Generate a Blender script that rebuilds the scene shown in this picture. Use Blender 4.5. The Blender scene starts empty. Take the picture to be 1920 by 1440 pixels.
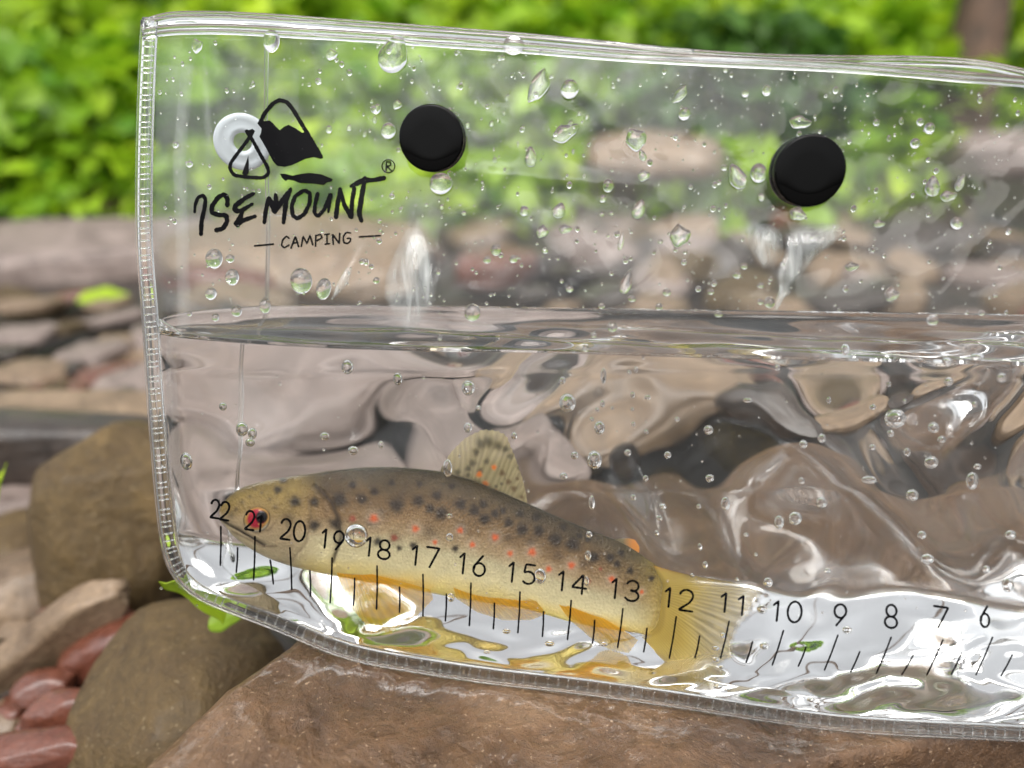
import bpy, math, random
import numpy as np
from mathutils import Vector, Matrix

rng = np.random.default_rng(7)
random.seed(7)
C = bpy.context.scene.collection
S = 10.0                                   # one Blender unit is ten centimetres

# ------------------------------------------------------------------ camera, world, sun, exposure
F = 1450.0                                 # focal length in photo pixels (1920 wide)
PITCH = math.radians(20)
CAM = np.array([0.0, 0.0, 0.17])
scene = bpy.context.scene
cam = bpy.data.cameras.new('camera')
camo = bpy.data.objects.new('camera', cam)
C.objects.link(camo)
camo.location = CAM * S
camo.rotation_euler = (math.pi / 2 - PITCH, 0, 0)
cam.sensor_width = 36
cam.lens = F / 1920 * 36
cam.clip_start = 0.05
cam.clip_end = 2000
cam.dof.use_dof = True
cam.dof.focus_distance = 0.1555 * S
cam.dof.aperture_fstop = cam.lens / 1000 / (0.0035 * S)
scene.camera = camo

world = bpy.data.worlds.new('World')
scene.world = world
world.use_nodes = True
wn, wl = world.node_tree.nodes, world.node_tree.links
bg = wn['Background']
sky = wn.new('ShaderNodeTexSky')
sky.sky_type = 'NISHITA'
sky.sun_disc = False
sky.sun_elevation = math.radians(58)
sky.sun_rotation = math.radians(200)
sky.air_density = 1.0
sky.dust_density = 5.0
hs = wn.new('ShaderNodeHueSaturation')
hs.inputs['Saturation'].default_value = 0.10
wl.new(sky.outputs[0], hs.inputs['Color'])
wl.new(hs.outputs[0], bg.inputs['Color'])
bg.inputs['Strength'].default_value = 0.15
sun = bpy.data.lights.new('sun', 'SUN')
sun.energy = 1.3
sun.angle = math.radians(40)
sun.color = (1.0, 0.95, 0.88)
suno = bpy.data.objects.new('sun', sun)
C.objects.link(suno)
suno.rotation_euler = (math.radians(32), 0, math.radians(200 + 180))
scene.view_settings.view_transform = 'Standard'
scene.view_settings.look = 'None'
scene.view_settings.gamma = 1
scene.view_settings.use_curve_mapping = False
scene.view_settings.exposure = 0.8
cy = scene.cycles
cy.max_bounces = 28
cy.transmission_bounces = 20
cy.transparent_max_bounces = 32
cy.glossy_bounces = 8
cy.diffuse_bounces = 4
cy.caustics_refractive = True
cy.caustics_reflective = True
cy.sample_clamp_indirect = 8
cy.blur_glossy = 0.3
cy.use_denoising = True

# ------------------------------------------------------------------ mapping helpers
SP, CP = math.sin(PITCH), math.cos(PITCH)


def W(px, py, d, dapp=None):
    """world points (metres) that lie at depth d behind photo pixel (px, py); dapp: apparent depth seen through water"""
    px, py, d = np.broadcast_arrays(np.asarray(px, float), np.asarray(py, float), np.asarray(d, float))
    k = d if dapp is None else dapp
    x = (px - 960) / F * k
    y = -(py - 720) / F * k
    return np.stack([CAM[0] + x, CAM[1] + y * SP + d * CP, CAM[2] + y * CP - d * SP], -1)


def pix(p):
    """photo pixel and depth of world points"""
    p = np.asarray(p, float) - CAM
    d = p[..., 1] * CP - p[..., 2] * SP
    y = p[..., 1] * SP + p[..., 2] * CP
    return 960 + p[..., 0] / d * F, 720 - y / d * F, d


def ground_z(x, y):
    t = np.clip((np.asarray(y, float) - 1.25) / 5, 0, 1.2)
    return 1.0 * t ** 1.15 + 0.012 * np.sin(x * 9 + 1.3) * np.sin(y * 7) * np.clip(y, 0, 1)


def G(px, py, z=0.0):
    """point where the pixel's ray meets the level z"""
    yc = -(py - 720) / F
    dz = yc * CP - SP
    d = (z - CAM[2]) / dz
    return np.array([(px - 960) / F * d, d * (yc * SP + CP), z]), d


def interp(x, pts):
    a = np.array(pts, float)
    return np.interp(x, a[:, 0], a[:, 1])


def smooth_interp(x, pts, n=5):
    a = np.array(pts, float)
    h = (a[-1, 0] - a[0, 0]) / (len(a) * n)
    r = 0
    for k in (-2, -1, 0, 1, 2):
        r = r + np.interp(np.asarray(x) + k * h * n * 0.16, a[:, 0], a[:, 1])
    return r / 5


_ph = np.random.default_rng(3).uniform(0, 6.28, (60, 3))


def wob(x, y, sc, seed=0, octs=3):
    """smooth organic noise, about -1..1, feature size sc"""
    r = 0
    amp = 1
    tot = 0
    for o in range(octs):
        p = _ph[(seed * 7 + o * 5) % 55:(seed * 7 + o * 5) % 55 + 5]
        q = 2 * math.pi / (sc / 2 ** o)
        wx = x + sc * 0.35 / 2 ** o * np.sin(y * q * 0.6 + p[0, 0])
        wy = y + sc * 0.35 / 2 ** o * np.sin(x * q * 0.7 + p[1, 0])
        v = (np.sin(wx * q * 0.93 + wy * q * 0.31 + p[2, 0]) + np.sin(wy * q * 0.87 - wx * q * 0.42 + p[3, 0])
             + np.sin((wx + wy) * q * 0.57 + p[4, 0]))
        r = r + amp * v / 2.2
        tot += amp
        amp *= 0.5
    return r / tot


# ------------------------------------------------------------------ mesh helpers
def tag(o, label=None, cat=None, group=None, kind=None):
    if label: o['label'] = label
    if cat: o['category'] = cat
    if group: o['group'] = group
    if kind: o['kind'] = kind
    return o


def mesh(name, V, Fc, mat=None, smooth=True, col=None, cnt=4, uv=None):
    V = np.asarray(V, float).reshape(-1, 3) * S
    me = bpy.data.meshes.new(name)
    if isinstance(Fc, np.ndarray):
        n = Fc.shape[1]
        me.vertices.add(len(V))
        me.vertices.foreach_set('co', V.ravel())
        me.loops.add(Fc.size)
        me.loops.foreach_set('vertex_index', Fc.ravel().astype(np.int32))
        me.polygons.add(len(Fc))
        me.polygons.foreach_set('loop_start', np.arange(0, Fc.size, n, dtype=np.int32))
        me.update(calc_edges=True)
    else:
        me.from_pydata([tuple(v) for v in V], [], Fc)
    if smooth:
        me.polygons.foreach_set('use_smooth', np.ones(len(me.polygons), bool))
    if col is not None:
        col = np.asarray(col, float).reshape(-1, col.shape[-1])
        if col.shape[1] == 3:
            col = np.concatenate([col, np.ones((len(col), 1))], 1)
        a = me.color_attributes.new('Col', 'FLOAT_COLOR', 'POINT')
        a.data.foreach_set('color', col.ravel())
    if mat: me.materials.append(mat)
    me.validate()
    return me


def obj(name, me, parent=None, loc=None):
    o = bpy.data.objects.new(name, me)
    C.objects.link(o)
    if parent is not None:
        o.parent = parent
        o.location = tuple(-np.array(parent.location))
    return o


def empty(name, loc):
    o = bpy.data.objects.new(name, None)
    C.objects.link(o)
    o.location = tuple(np.array(loc) * S)
    o.empty_display_size = 0.1
    return o


def grid_faces(nr, nc, flip=False, wrap=False):
    r = np.arange(nr - 1)[:, None]
    c = np.arange(nc if wrap else nc - 1)[None, :]
    c2 = (c + 1) % nc
    a, b, d, e = r * nc + c, r * nc + c2, (r + 1) * nc + c2, (r + 1) * nc + c
    q = np.stack(np.broadcast_arrays(a, b, d, e), -1).reshape(-1, 4)
    return q[:, ::-1].copy() if flip else q


def join(parts):
    V, Fs, n = [], [], 0
    for v, f in parts:
        v = np.asarray(v, float).reshape(-1, 3)
        V.append(v); Fs.append(np.asarray(f) + n); n += len(v)
    return np.concatenate(V), np.concatenate(Fs)


def tube(path, rad, n=10, flat=1.0, up=(0, -0.34, 0.94)):
    """closed tube of quads round a polyline (metres)"""
    P = np.asarray(path, float)
    T = np.gradient(P, axis=0)
    T /= np.linalg.norm(T, axis=1)[:, None] + 1e-12
    up = np.array(up, float)
    A = np.cross(T, up); A /= np.linalg.norm(A, axis=1)[:, None] + 1e-9
    B = np.cross(A, T)
    a = np.linspace(0, 2 * math.pi, n, endpoint=False)
    rad = np.broadcast_to(np.asarray(rad, float), (len(P),)).copy()
    P = np.concatenate([P[:1], P, P[-1:]]); A = np.concatenate([A[:1], A, A[-1:]]); B = np.concatenate([B[:1], B, B[-1:]])
    rad = np.concatenate([[rad[0] * 0.02], rad, [rad[-1] * 0.02]])
    V = P[:, None] + rad[:, None, None] * (A[:, None] * np.cos(a)[None, :, None] * flat + B[:, None] * np.sin(a)[None, :, None])
    return V.reshape(-1, 3), grid_faces(len(P), n, wrap=True, flip=True)


# ------------------------------------------------------------------ materials
def mat_new(name):
    m = bpy.data.materials.new(name)
    m.use_nodes = True
    m.node_tree.nodes.clear()
    return m, m.node_tree.nodes, m.node_tree.links


def principled(name, color, rough=0.5, **kw):
    m, n, l = mat_new(name)
    out = n.new('ShaderNodeOutputMaterial'); p = n.new('ShaderNodeBsdfPrincipled')
    p.inputs['Base Color'].default_value = (*color, 1)
    p.inputs['Roughness'].default_value = rough
    for k, v in kw.items():
        p.inputs[k.replace('_', ' ')].default_value = v
    l.new(p.outputs[0], out.inputs[0])
    return m


def glass(name, ior, color=(1, 1, 1), rough=0.0):
    m, n, l = mat_new(name)
    out = n.new('ShaderNodeOutputMaterial'); g = n.new('ShaderNodeBsdfGlass')
    g.inputs['IOR'].default_value = ior
    g.inputs['Color'].default_value = (*color, 1)
    g.inputs['Roughness'].default_value = rough
    l.new(g.outputs[0], out.inputs[0])
    return m


def film_mat(name, haze=0.05, ior=1.55, bump=0.15, bscale=6.0, streak=True):
    """clear vinyl sheet: passes light straight through, mirrors by Fresnel, with a faint milky bloom"""
    m, n, l = mat_new(name)
    out = n.new('ShaderNodeOutputMaterial')
    tr = n.new('ShaderNodeBsdfTransparent'); tr.inputs[0].default_value = (0.985, 0.99, 0.987, 1)
    gl = n.new('ShaderNodeBsdfGlossy'); gl.inputs['Roughness'].default_value = 0.04
    gl.inputs['Color'].default_value = (0.97, 0.98, 1, 1)
    fr = n.new('ShaderNodeFresnel'); fr.inputs['IOR'].default_value = ior
    geo = n.new('ShaderNodeNewGeometry')
    tc = n.new('ShaderNodeTexCoord')
    nz = n.new('ShaderNodeTexNoise'); nz.inputs['Scale'].default_value = bscale; nz.inputs['Detail'].default_value = 3
    nz.inputs['Distortion'].default_value = 1.2
    bp = n.new('ShaderNodeBump'); bp.inputs['Strength'].default_value = bump; bp.inputs['Distance'].default_value = 0.05
    l.new(tc.outputs['Object'], nz.inputs['Vector']); l.new(nz.outputs[0], bp.inputs['Height'])
    l.new(bp.outputs[0], gl.inputs['Normal']); l.new(bp.outputs[0], fr.inputs['Normal'])
    # entering and leaving a thin sheet reflect alike: undo the inverted IOR on the back side
    mx = n.new('ShaderNodeMix'); mx.data_type = 'FLOAT'
    mx.inputs['A'].default_value = ior; mx.inputs['B'].default_value = 1 / ior
    l.new(geo.outputs['Backfacing'], mx.inputs['Factor']); l.new(mx.outputs['Result'], fr.inputs['IOR'])
    mi = n.new('ShaderNodeMixShader')
    l.new(fr.outputs[0], mi.inputs[0]); l.new(tr.outputs[0], mi.inputs[1]); l.new(gl.outputs[0], mi.inputs[2])
    df = n.new('ShaderNodeBsdfDiffuse'); df.inputs[0].default_value = (0.85, 0.88, 0.87, 1)
    tl = n.new('ShaderNodeBsdfTranslucent'); tl.inputs[0].default_value = (0.85, 0.88, 0.87, 1)
    dm = n.new('ShaderNodeMixShader'); dm.inputs[0].default_value = 0.5
    l.new(df.outputs[0], dm.inputs[1]); l.new(tl.outputs[0], dm.inputs[2])
    at = n.new('ShaderNodeAttribute'); at.attribute_name = 'Col'
    n2 = n.new('ShaderNodeTexNoise'); n2.inputs['Scale'].default_value = 3.0; n2.inputs['Detail'].default_value = 6
    n2.inputs['Roughness'].default_value = 0.65
    mp = n.new('ShaderNodeMapping'); mp.inputs['Scale'].default_value = (1.6, 1.6, 0.5)
    l.new(tc.outputs['Object'], mp.inputs[0]); l.new(mp.outputs[0], n2.inputs['Vector'])
    rmp = n.new('ShaderNodeMapRange')
    rmp.inputs['From Min'].default_value = 0.35; rmp.inputs['From Max'].default_value = 0.75
    rmp.inputs['To Min'].default_value = haze * 0.5; rmp.inputs['To Max'].default_value = haze * 1.6
    l.new(n2.outputs[0], rmp.inputs['Value'])
    ml = n.new('ShaderNodeMath'); ml.operation = 'MULTIPLY'
    l.new(rmp.outputs[0], ml.inputs[0]); l.new(at.outputs['Fac'], ml.inputs[1])
    m2 = n.new('ShaderNodeMixShader')
    l.new(ml.outputs[0], m2.inputs[0]); l.new(mi.outputs[0], m2.inputs[1]); l.new(dm.outputs[0], m2.inputs[2])
    l.new(m2.outputs[0], out.inputs[0])
    return m


def rock_mat(name, c1, c2, c3=None, scale=8, rough=0.45, bump=0.4, coat=0.0, fine=60, speck=None, warm=None):
    m, n, l = mat_new(name)
    out = n.new('ShaderNodeOutputMaterial'); p = n.new('ShaderNodeBsdfPrincipled')
    tc = n.new('ShaderNodeTexCoord')
    oi = n.new('ShaderNodeObjectInfo')
    ad = n.new('ShaderNodeVectorMath'); ad.operation = 'ADD'
    l.new(tc.outputs['Object'], ad.inputs[0]); l.new(oi.outputs['Random'], ad.inputs[1])
    a = n.new('ShaderNodeTexNoise'); a.inputs['Scale'].default_value = scale; a.inputs['Detail'].default_value = 8
    a.inputs['Roughness'].default_value = 0.6; a.inputs['Distortion'].default_value = 0.6
    b = n.new('ShaderNodeTexNoise'); b.inputs['Scale'].default_value = fine; b.inputs['Detail'].default_value = 6
    b.inputs['Roughness'].default_value = 0.7
    l.new(ad.outputs[0], a.inputs['Vector']); l.new(ad.outputs[0], b.inputs['Vector'])
    cr = n.new('ShaderNodeValToRGB')
    cr.color_ramp.elements[0].position = 0.32; cr.color_ramp.elements[0].color = (*c1, 1)
    cr.color_ramp.elements[1].position = 0.68; cr.color_ramp.elements[1].color = (*c2, 1)
    if c3:
        e = cr.color_ramp.elements.new(0.56); e.color = (*c3, 1)
    l.new(a.outputs[0], cr.inputs[0])
    mx = n.new('ShaderNodeMix'); mx.data_type = 'RGBA'; mx.blend_type = 'MULTIPLY'; mx.inputs['Factor'].default_value = 0.6
    r2 = n.new('ShaderNodeValToRGB')
    r2.color_ramp.elements[0].position = 0.3; r2.color_ramp.elements[0].color = (0.45, 0.45, 0.45, 1)
    r2.color_ramp.elements[1].position = 0.62; r2.color_ramp.elements[1].color = (1.15, 1.15, 1.15, 1)
    l.new(b.outputs[0], r2.inputs[0])
    l.new(cr.outputs[0], mx.inputs['A']); l.new(r2.outputs[0], mx.inputs['B'])
    last = mx.outputs['Result']
    if speck:
        v = n.new('ShaderNodeTexNoise'); v.inputs['Scale'].default_value = fine * 2.6; v.inputs['Detail'].default_value = 2
        vr = n.new('ShaderNodeValToRGB')
        vr.color_ramp.elements[0].position = 0.66; vr.color_ramp.elements[1].position = 0.72
        l.new(ad.outputs[0], v.inputs['Vector']); l.new(v.outputs[0], vr.inputs[0])
        m3 = n.new('ShaderNodeMix'); m3.data_type = 'RGBA'
        l.new(vr.outputs[0], m3.inputs['Factor']); l.new(last, m3.inputs['A']); m3.inputs['B'].default_value = (*speck, 1)
        last = m3.outputs['Result']
    l.new(last, p.inputs['Base Color'])
    rr = n.new('ShaderNodeMapRange'); rr.inputs['To Min'].default_value = max(rough - 0.2, 0.08); rr.inputs['To Max'].default_value = rough + 0.2
    l.new(a.outputs[0], rr.inputs['Value']); l.new(rr.outputs[0], p.inputs['Roughness'])
    p.inputs['Coat Weight'].default_value = coat; p.inputs['Coat Roughness'].default_value = 0.12
    b1 = n.new('ShaderNodeBump'); b1.inputs['Strength'].default_value = bump; b1.inputs['Distance'].default_value = 0.02
    b2 = n.new('ShaderNodeBump'); b2.inputs['Strength'].default_value = bump; b2.inputs['Distance'].default_value = 0.08
    l.new(a.outputs[0], b2.inputs['Height']); l.new(b.outputs[0], b1.inputs['Height']); l.new(b2.outputs[0], b1.inputs['Normal'])
    l.new(b1.outputs[0], p.inputs['Normal'])
    l.new(p.outputs[0], out.inputs[0])
    return m


def leaf_mat(name, c1, c2, trans=0.45):
    m, n, l = mat_new(name)
    out = n.new('ShaderNodeOutputMaterial')
    at = n.new('ShaderNodeAttribute'); at.attribute_name = 'Col'
    mx = n.new('ShaderNodeMix'); mx.data_type = 'RGBA'
    mx.inputs['A'].default_value = (*c1, 1); mx.inputs['B'].default_value = (*c2, 1)
    l.new(at.outputs['Fac'], mx.inputs['Factor'])
    p = n.new('ShaderNodeBsdfPrincipled'); p.inputs['Roughness'].default_value = 0.4
    l.new(mx.outputs['Result'], p.inputs['Base Color'])
    t = n.new('ShaderNodeBsdfTranslucent'); l.new(mx.outputs['Result'], t.inputs[0])
    ms = n.new('ShaderNodeMixShader'); ms.inputs[0].default_value = trans
    l.new(p.outputs[0], ms.inputs[1]); l.new(t.outputs[0], ms.inputs[2]); l.new(ms.outputs[0], out.inputs[0])
    return m


M = {}
M['water'] = glass('clear_water', 1.333)
M['bead'] = glass('water_bead', 1.333)
M['rod'] = glass('clear_vinyl_rod', 1.47, (0.985, 0.99, 0.99), 0.03)
M['film'] = film_mat('clear_film', 0.016, ior=1.27, bump=0.05)
M['backfilm'] = film_mat('back_film', 0.014, ior=1.27, bump=0.08)
M['flap'] = film_mat('milky_film', 0.07, ior=1.38, bump=0.1)
M['ink'] = principled('black_ink', (0.0015, 0.0015, 0.002), 0.4, Specular_IOR_Level=0.04)
M['cap'] = principled('black_gloss_plastic', (0.001, 0.001, 0.001), 0.06, Specular_IOR_Level=0.12)
M['capside'] = principled('black_satin_plastic', (0.002, 0.003, 0.005), 0.2, Specular_IOR_Level=0.25)
M['socket'] = principled('milky_plastic', (0.46, 0.50, 0.53), 0.3, Transmission_Weight=0.25)
M['rk_brown'] = rock_mat('wet_brown_sandstone', (0.060, 0.028, 0.011), (0.205, 0.118, 0.060), (0.138, 0.072, 0.032), 4, 0.34, 0.8, 0.40, 45, speck=(0.36, 0.25, 0.16))
M['rk_olive'] = rock_mat('olive_stone', (0.070, 0.040, 0.011), (0.150, 0.094, 0.032), (0.100, 0.062, 0.019), 5, 0.62, 0.7, 0.08, 35, speck=(0.20, 0.15, 0.08))
M['rk_red'] = rock_mat('wet_red_stone', (0.085, 0.024, 0.013), (0.155, 0.056, 0.034), None, 5, 0.28, 0.2, 0.4, 40)
M['rk_grey'] = rock_mat('pink_grey_stone', (0.115, 0.085, 0.072), (0.26, 0.205, 0.18), None, 4, 0.5, 0.3, 0.1, 40)
M['rk_tan'] = rock_mat('tan_stone', (0.100, 0.064, 0.036), (0.25, 0.175, 0.110), None, 4, 0.45, 0.3, 0.15, 40)
M['rk_dark'] = rock_mat('dark_wet_stone', (0.016, 0.011, 0.008), (0.055, 0.038, 0.028), None, 5, 0.35, 0.3, 0.3, 40)
M['gravel'] = rock_mat('wet_gravel_soil', (0.010, 0.007, 0.005), (0.06, 0.042, 0.030), (0.028, 0.019, 0.013), 3, 0.5, 0.6, 0.1, 25)
M['bark'] = rock_mat('brown_bark', (0.05, 0.030, 0.018), (0.13, 0.078, 0.050), None, 3, 0.7, 0.6, 0.0, 20)
M['leaf'] = leaf_mat('green_leaf', (0.09, 0.23, 0.008), (0.40, 0.60, 0.024))
M['leaf_y'] = leaf_mat('yellow_green_leaf', (0.16, 0.30, 0.012), (0.46, 0.62, 0.03))
M['leaf_d'] = leaf_mat('dark_green_leaf', (0.025, 0.075, 0.012), (0.10, 0.22, 0.03))

# ------------------------------------------------------------------ setting: the ground
xs = np.concatenate([-np.geomspace(40, 1.2, 24), np.linspace(-1.1, 1.1, 60), np.geomspace(1.2, 40, 24)])
ys = np.concatenate([-np.geomspace(40, 0.6, 20), np.linspace(-0.5, 2, 80), np.geomspace(2.05, 60, 40)])
gx, gy = np.meshgrid(xs, ys)
gz = ground_z(gx, gy) - 0.006
obj('ground', mesh('ground', np.stack([gx, gy, gz], -1), grid_faces(len(ys), len(xs)), M['gravel']))
tag(bpy.data.objects['ground'], 'dark wet gravel and soil of the stream bank under the stones', kind='structure')


# ------------------------------------------------------------------ stones
def ico(sub):
    import bmesh
    bm = bmesh.new(); bmesh.ops.create_icosphere(bm, subdivisions=sub, radius=1)
    v = np.array([x.co[:] for x in bm.verts]); f = np.array([[q.index for q in p.verts] for p in bm.faces])
    bm.free()
    return v, f


ICO = {k: ico(k) for k in (2, 3, 4, 5, 6)}


def stone_shape(sub, boxy, amp, seed):
    v, f = ICO[sub]
    # superellipsoid: boxy > 2 gives flatter faces
    r = (np.abs(v) ** boxy).sum(1) ** (-1 / boxy)
    p = v * r[:, None]
    q = np.random.default_rng(seed).uniform(0, 50, 3)
    n = (wob(p[:, 0] + q[0], p[:, 1] + q[1] + p[:, 2] * 0.7, 2.2, seed % 5, 3) + wob(p[:, 1] - q[2], p[:, 2] + q[0] - p[:, 0] * .6, 1.6, (seed + 2) % 5, 3))
    p = p * (1 + amp * n)[:, None]
    # broken faces: flatten the lump against a few random planes
    g_ = np.random.default_rng(seed + 900)
    for _ in range(9):
        d_ = g_.normal(0, 1, 3) * np.array([1, 1, .8]); d_ /= np.linalg.norm(d_)
        lim = np.max(p @ d_) * g_.uniform(.78, .93)
        ex = np.clip(p @ d_ - lim, 0, None)
        p = p - (ex * .88)[:, None] * d_
    fine_ = wob(p[:, 0] * 3 + q[1], p[:, 1] * 3 + p[:, 2] * 2.3, 1.3, (seed + 1) % 5, 3)
    p = p * (1 + 0.012 * fine_)[:, None]
    return p, f


def rot(rx, ry, rz):
    return np.array(Matrix.Rotation(rz, 3, 'Z') @ Matrix.Rotation(ry, 3, 'Y') @ Matrix.Rotation(rx, 3, 'X'))


def stone(name, px, py, depth, size, r=(0, 0, 0), mat='rk_brown', boxy=2.6, amp=0.06, seed=1, sub=4, label='', cat='stone', group=None, z=None):
    """a stone centred behind pixel (px,py) at the given depth; size = half extents in metres"""
    c = W(px, py, depth)
    if z is not None: c[2] = z
    v, f = stone_shape(sub, boxy, amp, seed)
    v = (v * np.array(size)) @ rot(*[math.radians(a) for a in r]).T
    o = obj(name, mesh(name, v, f, M[mat]))
    o.location = tuple(c * S)
    tag(o, label, cat, group)
    return o


ST = 'stones of the stream bed'
stone('boulder', 222, 985, 0.275, (0.026, 0.030, 0.037), (0, 8, 10), 'rk_olive', 2.5, 0.04, 3, 5, 'big smooth olive brown boulder left of the pouch', 'boulder', ST)
stone('stone', 345, 1330, 0.215, (0.0255, 0.028, 0.026), (10, 6, -12), 'rk_olive', 2.8, 0.035, 5, 5, 'rounded olive brown stone below the pouch corner beside the brown slab', 'stone', ST)
stone('stone', 78, 1212, 0.240, (0.0330, 0.0065, 0.0085), (25, -36, 6), 'rk_tan', 3.5, 0.05, 8, 5, 'long grey brown slab leaning over the red stones at lower left', 'stone', ST)
stone('stone', 205, 1218, 0.240, (0.0150, 0.0090, 0.0085), (0, -24, 6), 'rk_red', 2.8, 0.05, 9, 5, 'smooth dull red stone between the long slab and the rounded olive stone', 'stone', ST)
stone('stone', 82, 1290, 0.228, (0.0085, 0.0070, 0.0045), (0, -5, 10), 'rk_red', 2.3, 0.05, 10, 4, 'small round brown red pebble under the long leaning slab', 'stone', ST)
stone('stone', 112, 1332, 0.214, (0.0108, 0.0060, 0.0052), (0, -14, 0), 'rk_red', 2.5, 0.05, 11, 5, 'wet red pebble lying above the bright wet red stone', 'stone', ST)
stone('stone', 62, 1412, 0.200, (0.0160, 0.0060, 0.0052), (0, -7, 4), 'rk_red', 2.9, 0.05, 12, 5, 'shiny wet red stone at the very bottom of the left corner', 'stone', ST)
for (x_, y_, d_, a_, b_, c_, m_, l_) in [(170, 1400, .222, .008, .006, .004, 'rk_dark', 'dark wet pebble left of the rounded olive stone foot'), (200, 1340, .232, .006, .005, .004, 'rk_red', 'tiny red pebble touching the rounded olive stone'),
                                         (30, 1330, .232, .007, .006, .004, 'rk_red', 'tiny brownish red pebble at the left edge'), (188, 1432, .215, .005, .004, .003, 'rk_tan', 'tiny tan chip at the bottom by the rounded olive stone'),
                                         (150, 1290, .25, .006, .005, .004, 'rk_dark', 'dark chip under the smooth dull red stone'), (20, 1290, .245, .008, .006, .005, 'rk_dark', 'dark chip at the left edge under the leaning slab')]:
    stone('stone', x_, y_, d_, (a_, b_, c_), (0, -10, 0), m_, 2.6, 0.08, int(x_), 4, l_, 'stone', ST)
stone('stone', 40, 1110, 0.275, (0.020, 0.020, 0.0150), (0, 0, 0), 'rk_tan', 2.6, 0.05, 13, 4, 'greyish olive stone below the leaf at the left edge', 'stone', ST)
stone('stone', 35, 1025, 0.31, (0.017, 0.02, 0.012), (0, 0, 0), 'rk_olive', 2.6, 0.05, 113, 4, 'dim olive stone behind the greyish olive one at the left edge', 'stone', ST)
stone('stone', 30, 965, 0.33, (0.022, 0.015, 0.010), (0, 8, 0), 'rk_grey', 2.8, 0.08, 14, 4, 'pinkish stone fragment under the dark ledge', 'stone', ST)
stone('stone', 120, 925, 0.34, (0.016, 0.015, 0.010), (0, -18, 0), 'rk_red', 2.8, 0.08, 114, 4, 'reddish fragment between the dark ledge and the big olive boulder', 'stone', ST)
stone('stone', 205, 1148, 0.255, (0.008, 0.005, 0.0045), (0, 0, 0), 'rk_red', 2.6, 0.05, 15, 4, 'small pink red stone tucked in front of the big olive boulder', 'stone', ST)
stone('stone', 140, 1130, 0.262, (0.014, 0.008, 0.006), (0, -35, 0), 'rk_red', 2.6, 0.05, 16, 4, 'narrow orange red stone along the upper edge of the long slab', 'stone', ST)
stone('stone', 125, 1385, 0.225, (0.016, 0.010, 0.004), (0, 0, 0), 'rk_dark', 2.6, 0.08, 17, 4, 'dark wet stone in the gap between red stones and rounded stone', 'stone', ST)
stone('stone', 5, 1360, 0.230, (0.008, 0.008, 0.006), (0, 0, 0), 'rk_tan', 2.6, 0.06, 18, 4, 'brownish stone at the left edge above the shiny red one', 'stone', ST)
stone('stone', 490, 1235, 0.235, (0.016, 0.018, 0.012), (0, 12, 0), 'rk_dark', 2.6, 0.08, 19, 4, 'dark mossy stone in the hollow under the hanging pouch corner', 'stone', ST)
stone('ledge', 90, 838, 0.345, (0.052, 0.016, 0.0150), (0, 2, 0), 'rk_dark', 5, 0.04, 21, 5, 'dark undercut ledge of layered rock at the left edge', 'rock ledge', ST)
stone('stone', 100, 772, 0.352, (0.048, 0.022, 0.0024), (3, 1, 3), 'rk_tan', 5, 0.03, 22, 5, 'pale tan flat slab capping the dark ledge', 'stone', ST)
stone('slab', 120, 482, 0.84, (0.21, 0.07, 0.029), (10, 0, 4), 'rk_grey', 4, 0.04, 23, 5, 'wide flat pinkish grey rock at the foot of the left bushes', 'rock slab', ST)
stone('slab', 560, 470, 0.80, (0.13, 0.10, 0.022), (8, 3, -8), 'rk_tan', 4, 0.05, 24, 4, 'flat tan brown rock seen through the film below the print', 'rock slab', ST)
stone('slab', 1230, 290, 1.04, (0.095, 0.06, 0.026), (8, 5, -10), 'rk_tan', 3.2, 0.06, 25, 4, 'pale pinkish rock between the two black caps at the plants foot', 'rock slab', ST)
stone('slab', 1900, 290, 1.00, (0.085, 0.06, 0.026), (8, 0, -10), 'rk_grey', 3.2, 0.06, 26, 4, 'light grey rock right of the tree trunk foot', 'rock slab', ST)
# flat rubble, left strip first, each a stone of its own
lab_rubble = {
    'rk_grey': 'flat pinkish grey stone in the rubble behind the pouch',
    'rk_tan': 'flat tan stone in the rubble behind the pouch',
    'rk_red': 'flat dull red stone in the rubble behind the pouch',
    'rk_dark': 'dark wet stone in the rubble behind the pouch',
    'rk_olive': 'olive brown stone in the rubble behind the pouch'}
protos = [stone_shape(3, b, a, 40 + i) for i, (b, a) in enumerate([(4.5, .10), (6, .12), (3.2, .13), (4.2, .14), (7, .09), (3, .11)])]
pm = {}
rs = np.random.default_rng(11)
cnt = 0
for (px, py, w, h, mt) in [(60, 575, 55, 18, 'rk_tan'), (215, 600, 60, 14, 'rk_grey'), (130, 560, 50, 13, 'rk_red'), (40, 630, 60, 15, 'rk_grey'),
                           (170, 665, 65, 17, 'rk_grey'), (60, 700, 65, 16, 'rk_tan'), (215, 705, 60, 11, 'rk_red'), (120, 725, 50, 10, 'rk_red'),
                           (240, 645, 60, 16, 'rk_tan'), (20, 560, 45, 14, 'rk_olive'), (120, 615, 45, 10, 'rk_olive'), (240, 745, 45, 12, 'rk_dark'), (60, 745, 60, 10, 'rk_olive'),
                           (15, 665, 40, 14, 'rk_dark'), (120, 690, 40, 9, 'rk_dark'), (200, 570, 45, 10, 'rk_tan')]:
    p, d = G(px, py, 0.012)
    key = (cnt % 6, mt)
    if key not in pm:
        pm[key] = mesh('stone', protos[key[0]][0] / S, protos[key[0]][1], M[mt])
    o = obj('stone', pm[key]); k = d / F * S
    o.location = tuple(p * S); o.scale = (w * k, w * k * 0.8, h * k)
    o.rotation_euler = (rs.uniform(-.2, .2), rs.uniform(-.2, .2), rs.uniform(-.5, .5))
    tag(o, lab_rubble[mt].replace('rubble behind the pouch', 'rubble left of the pouch'), 'stone', 'rubble stones left of the pouch')
    cnt += 1
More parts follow.
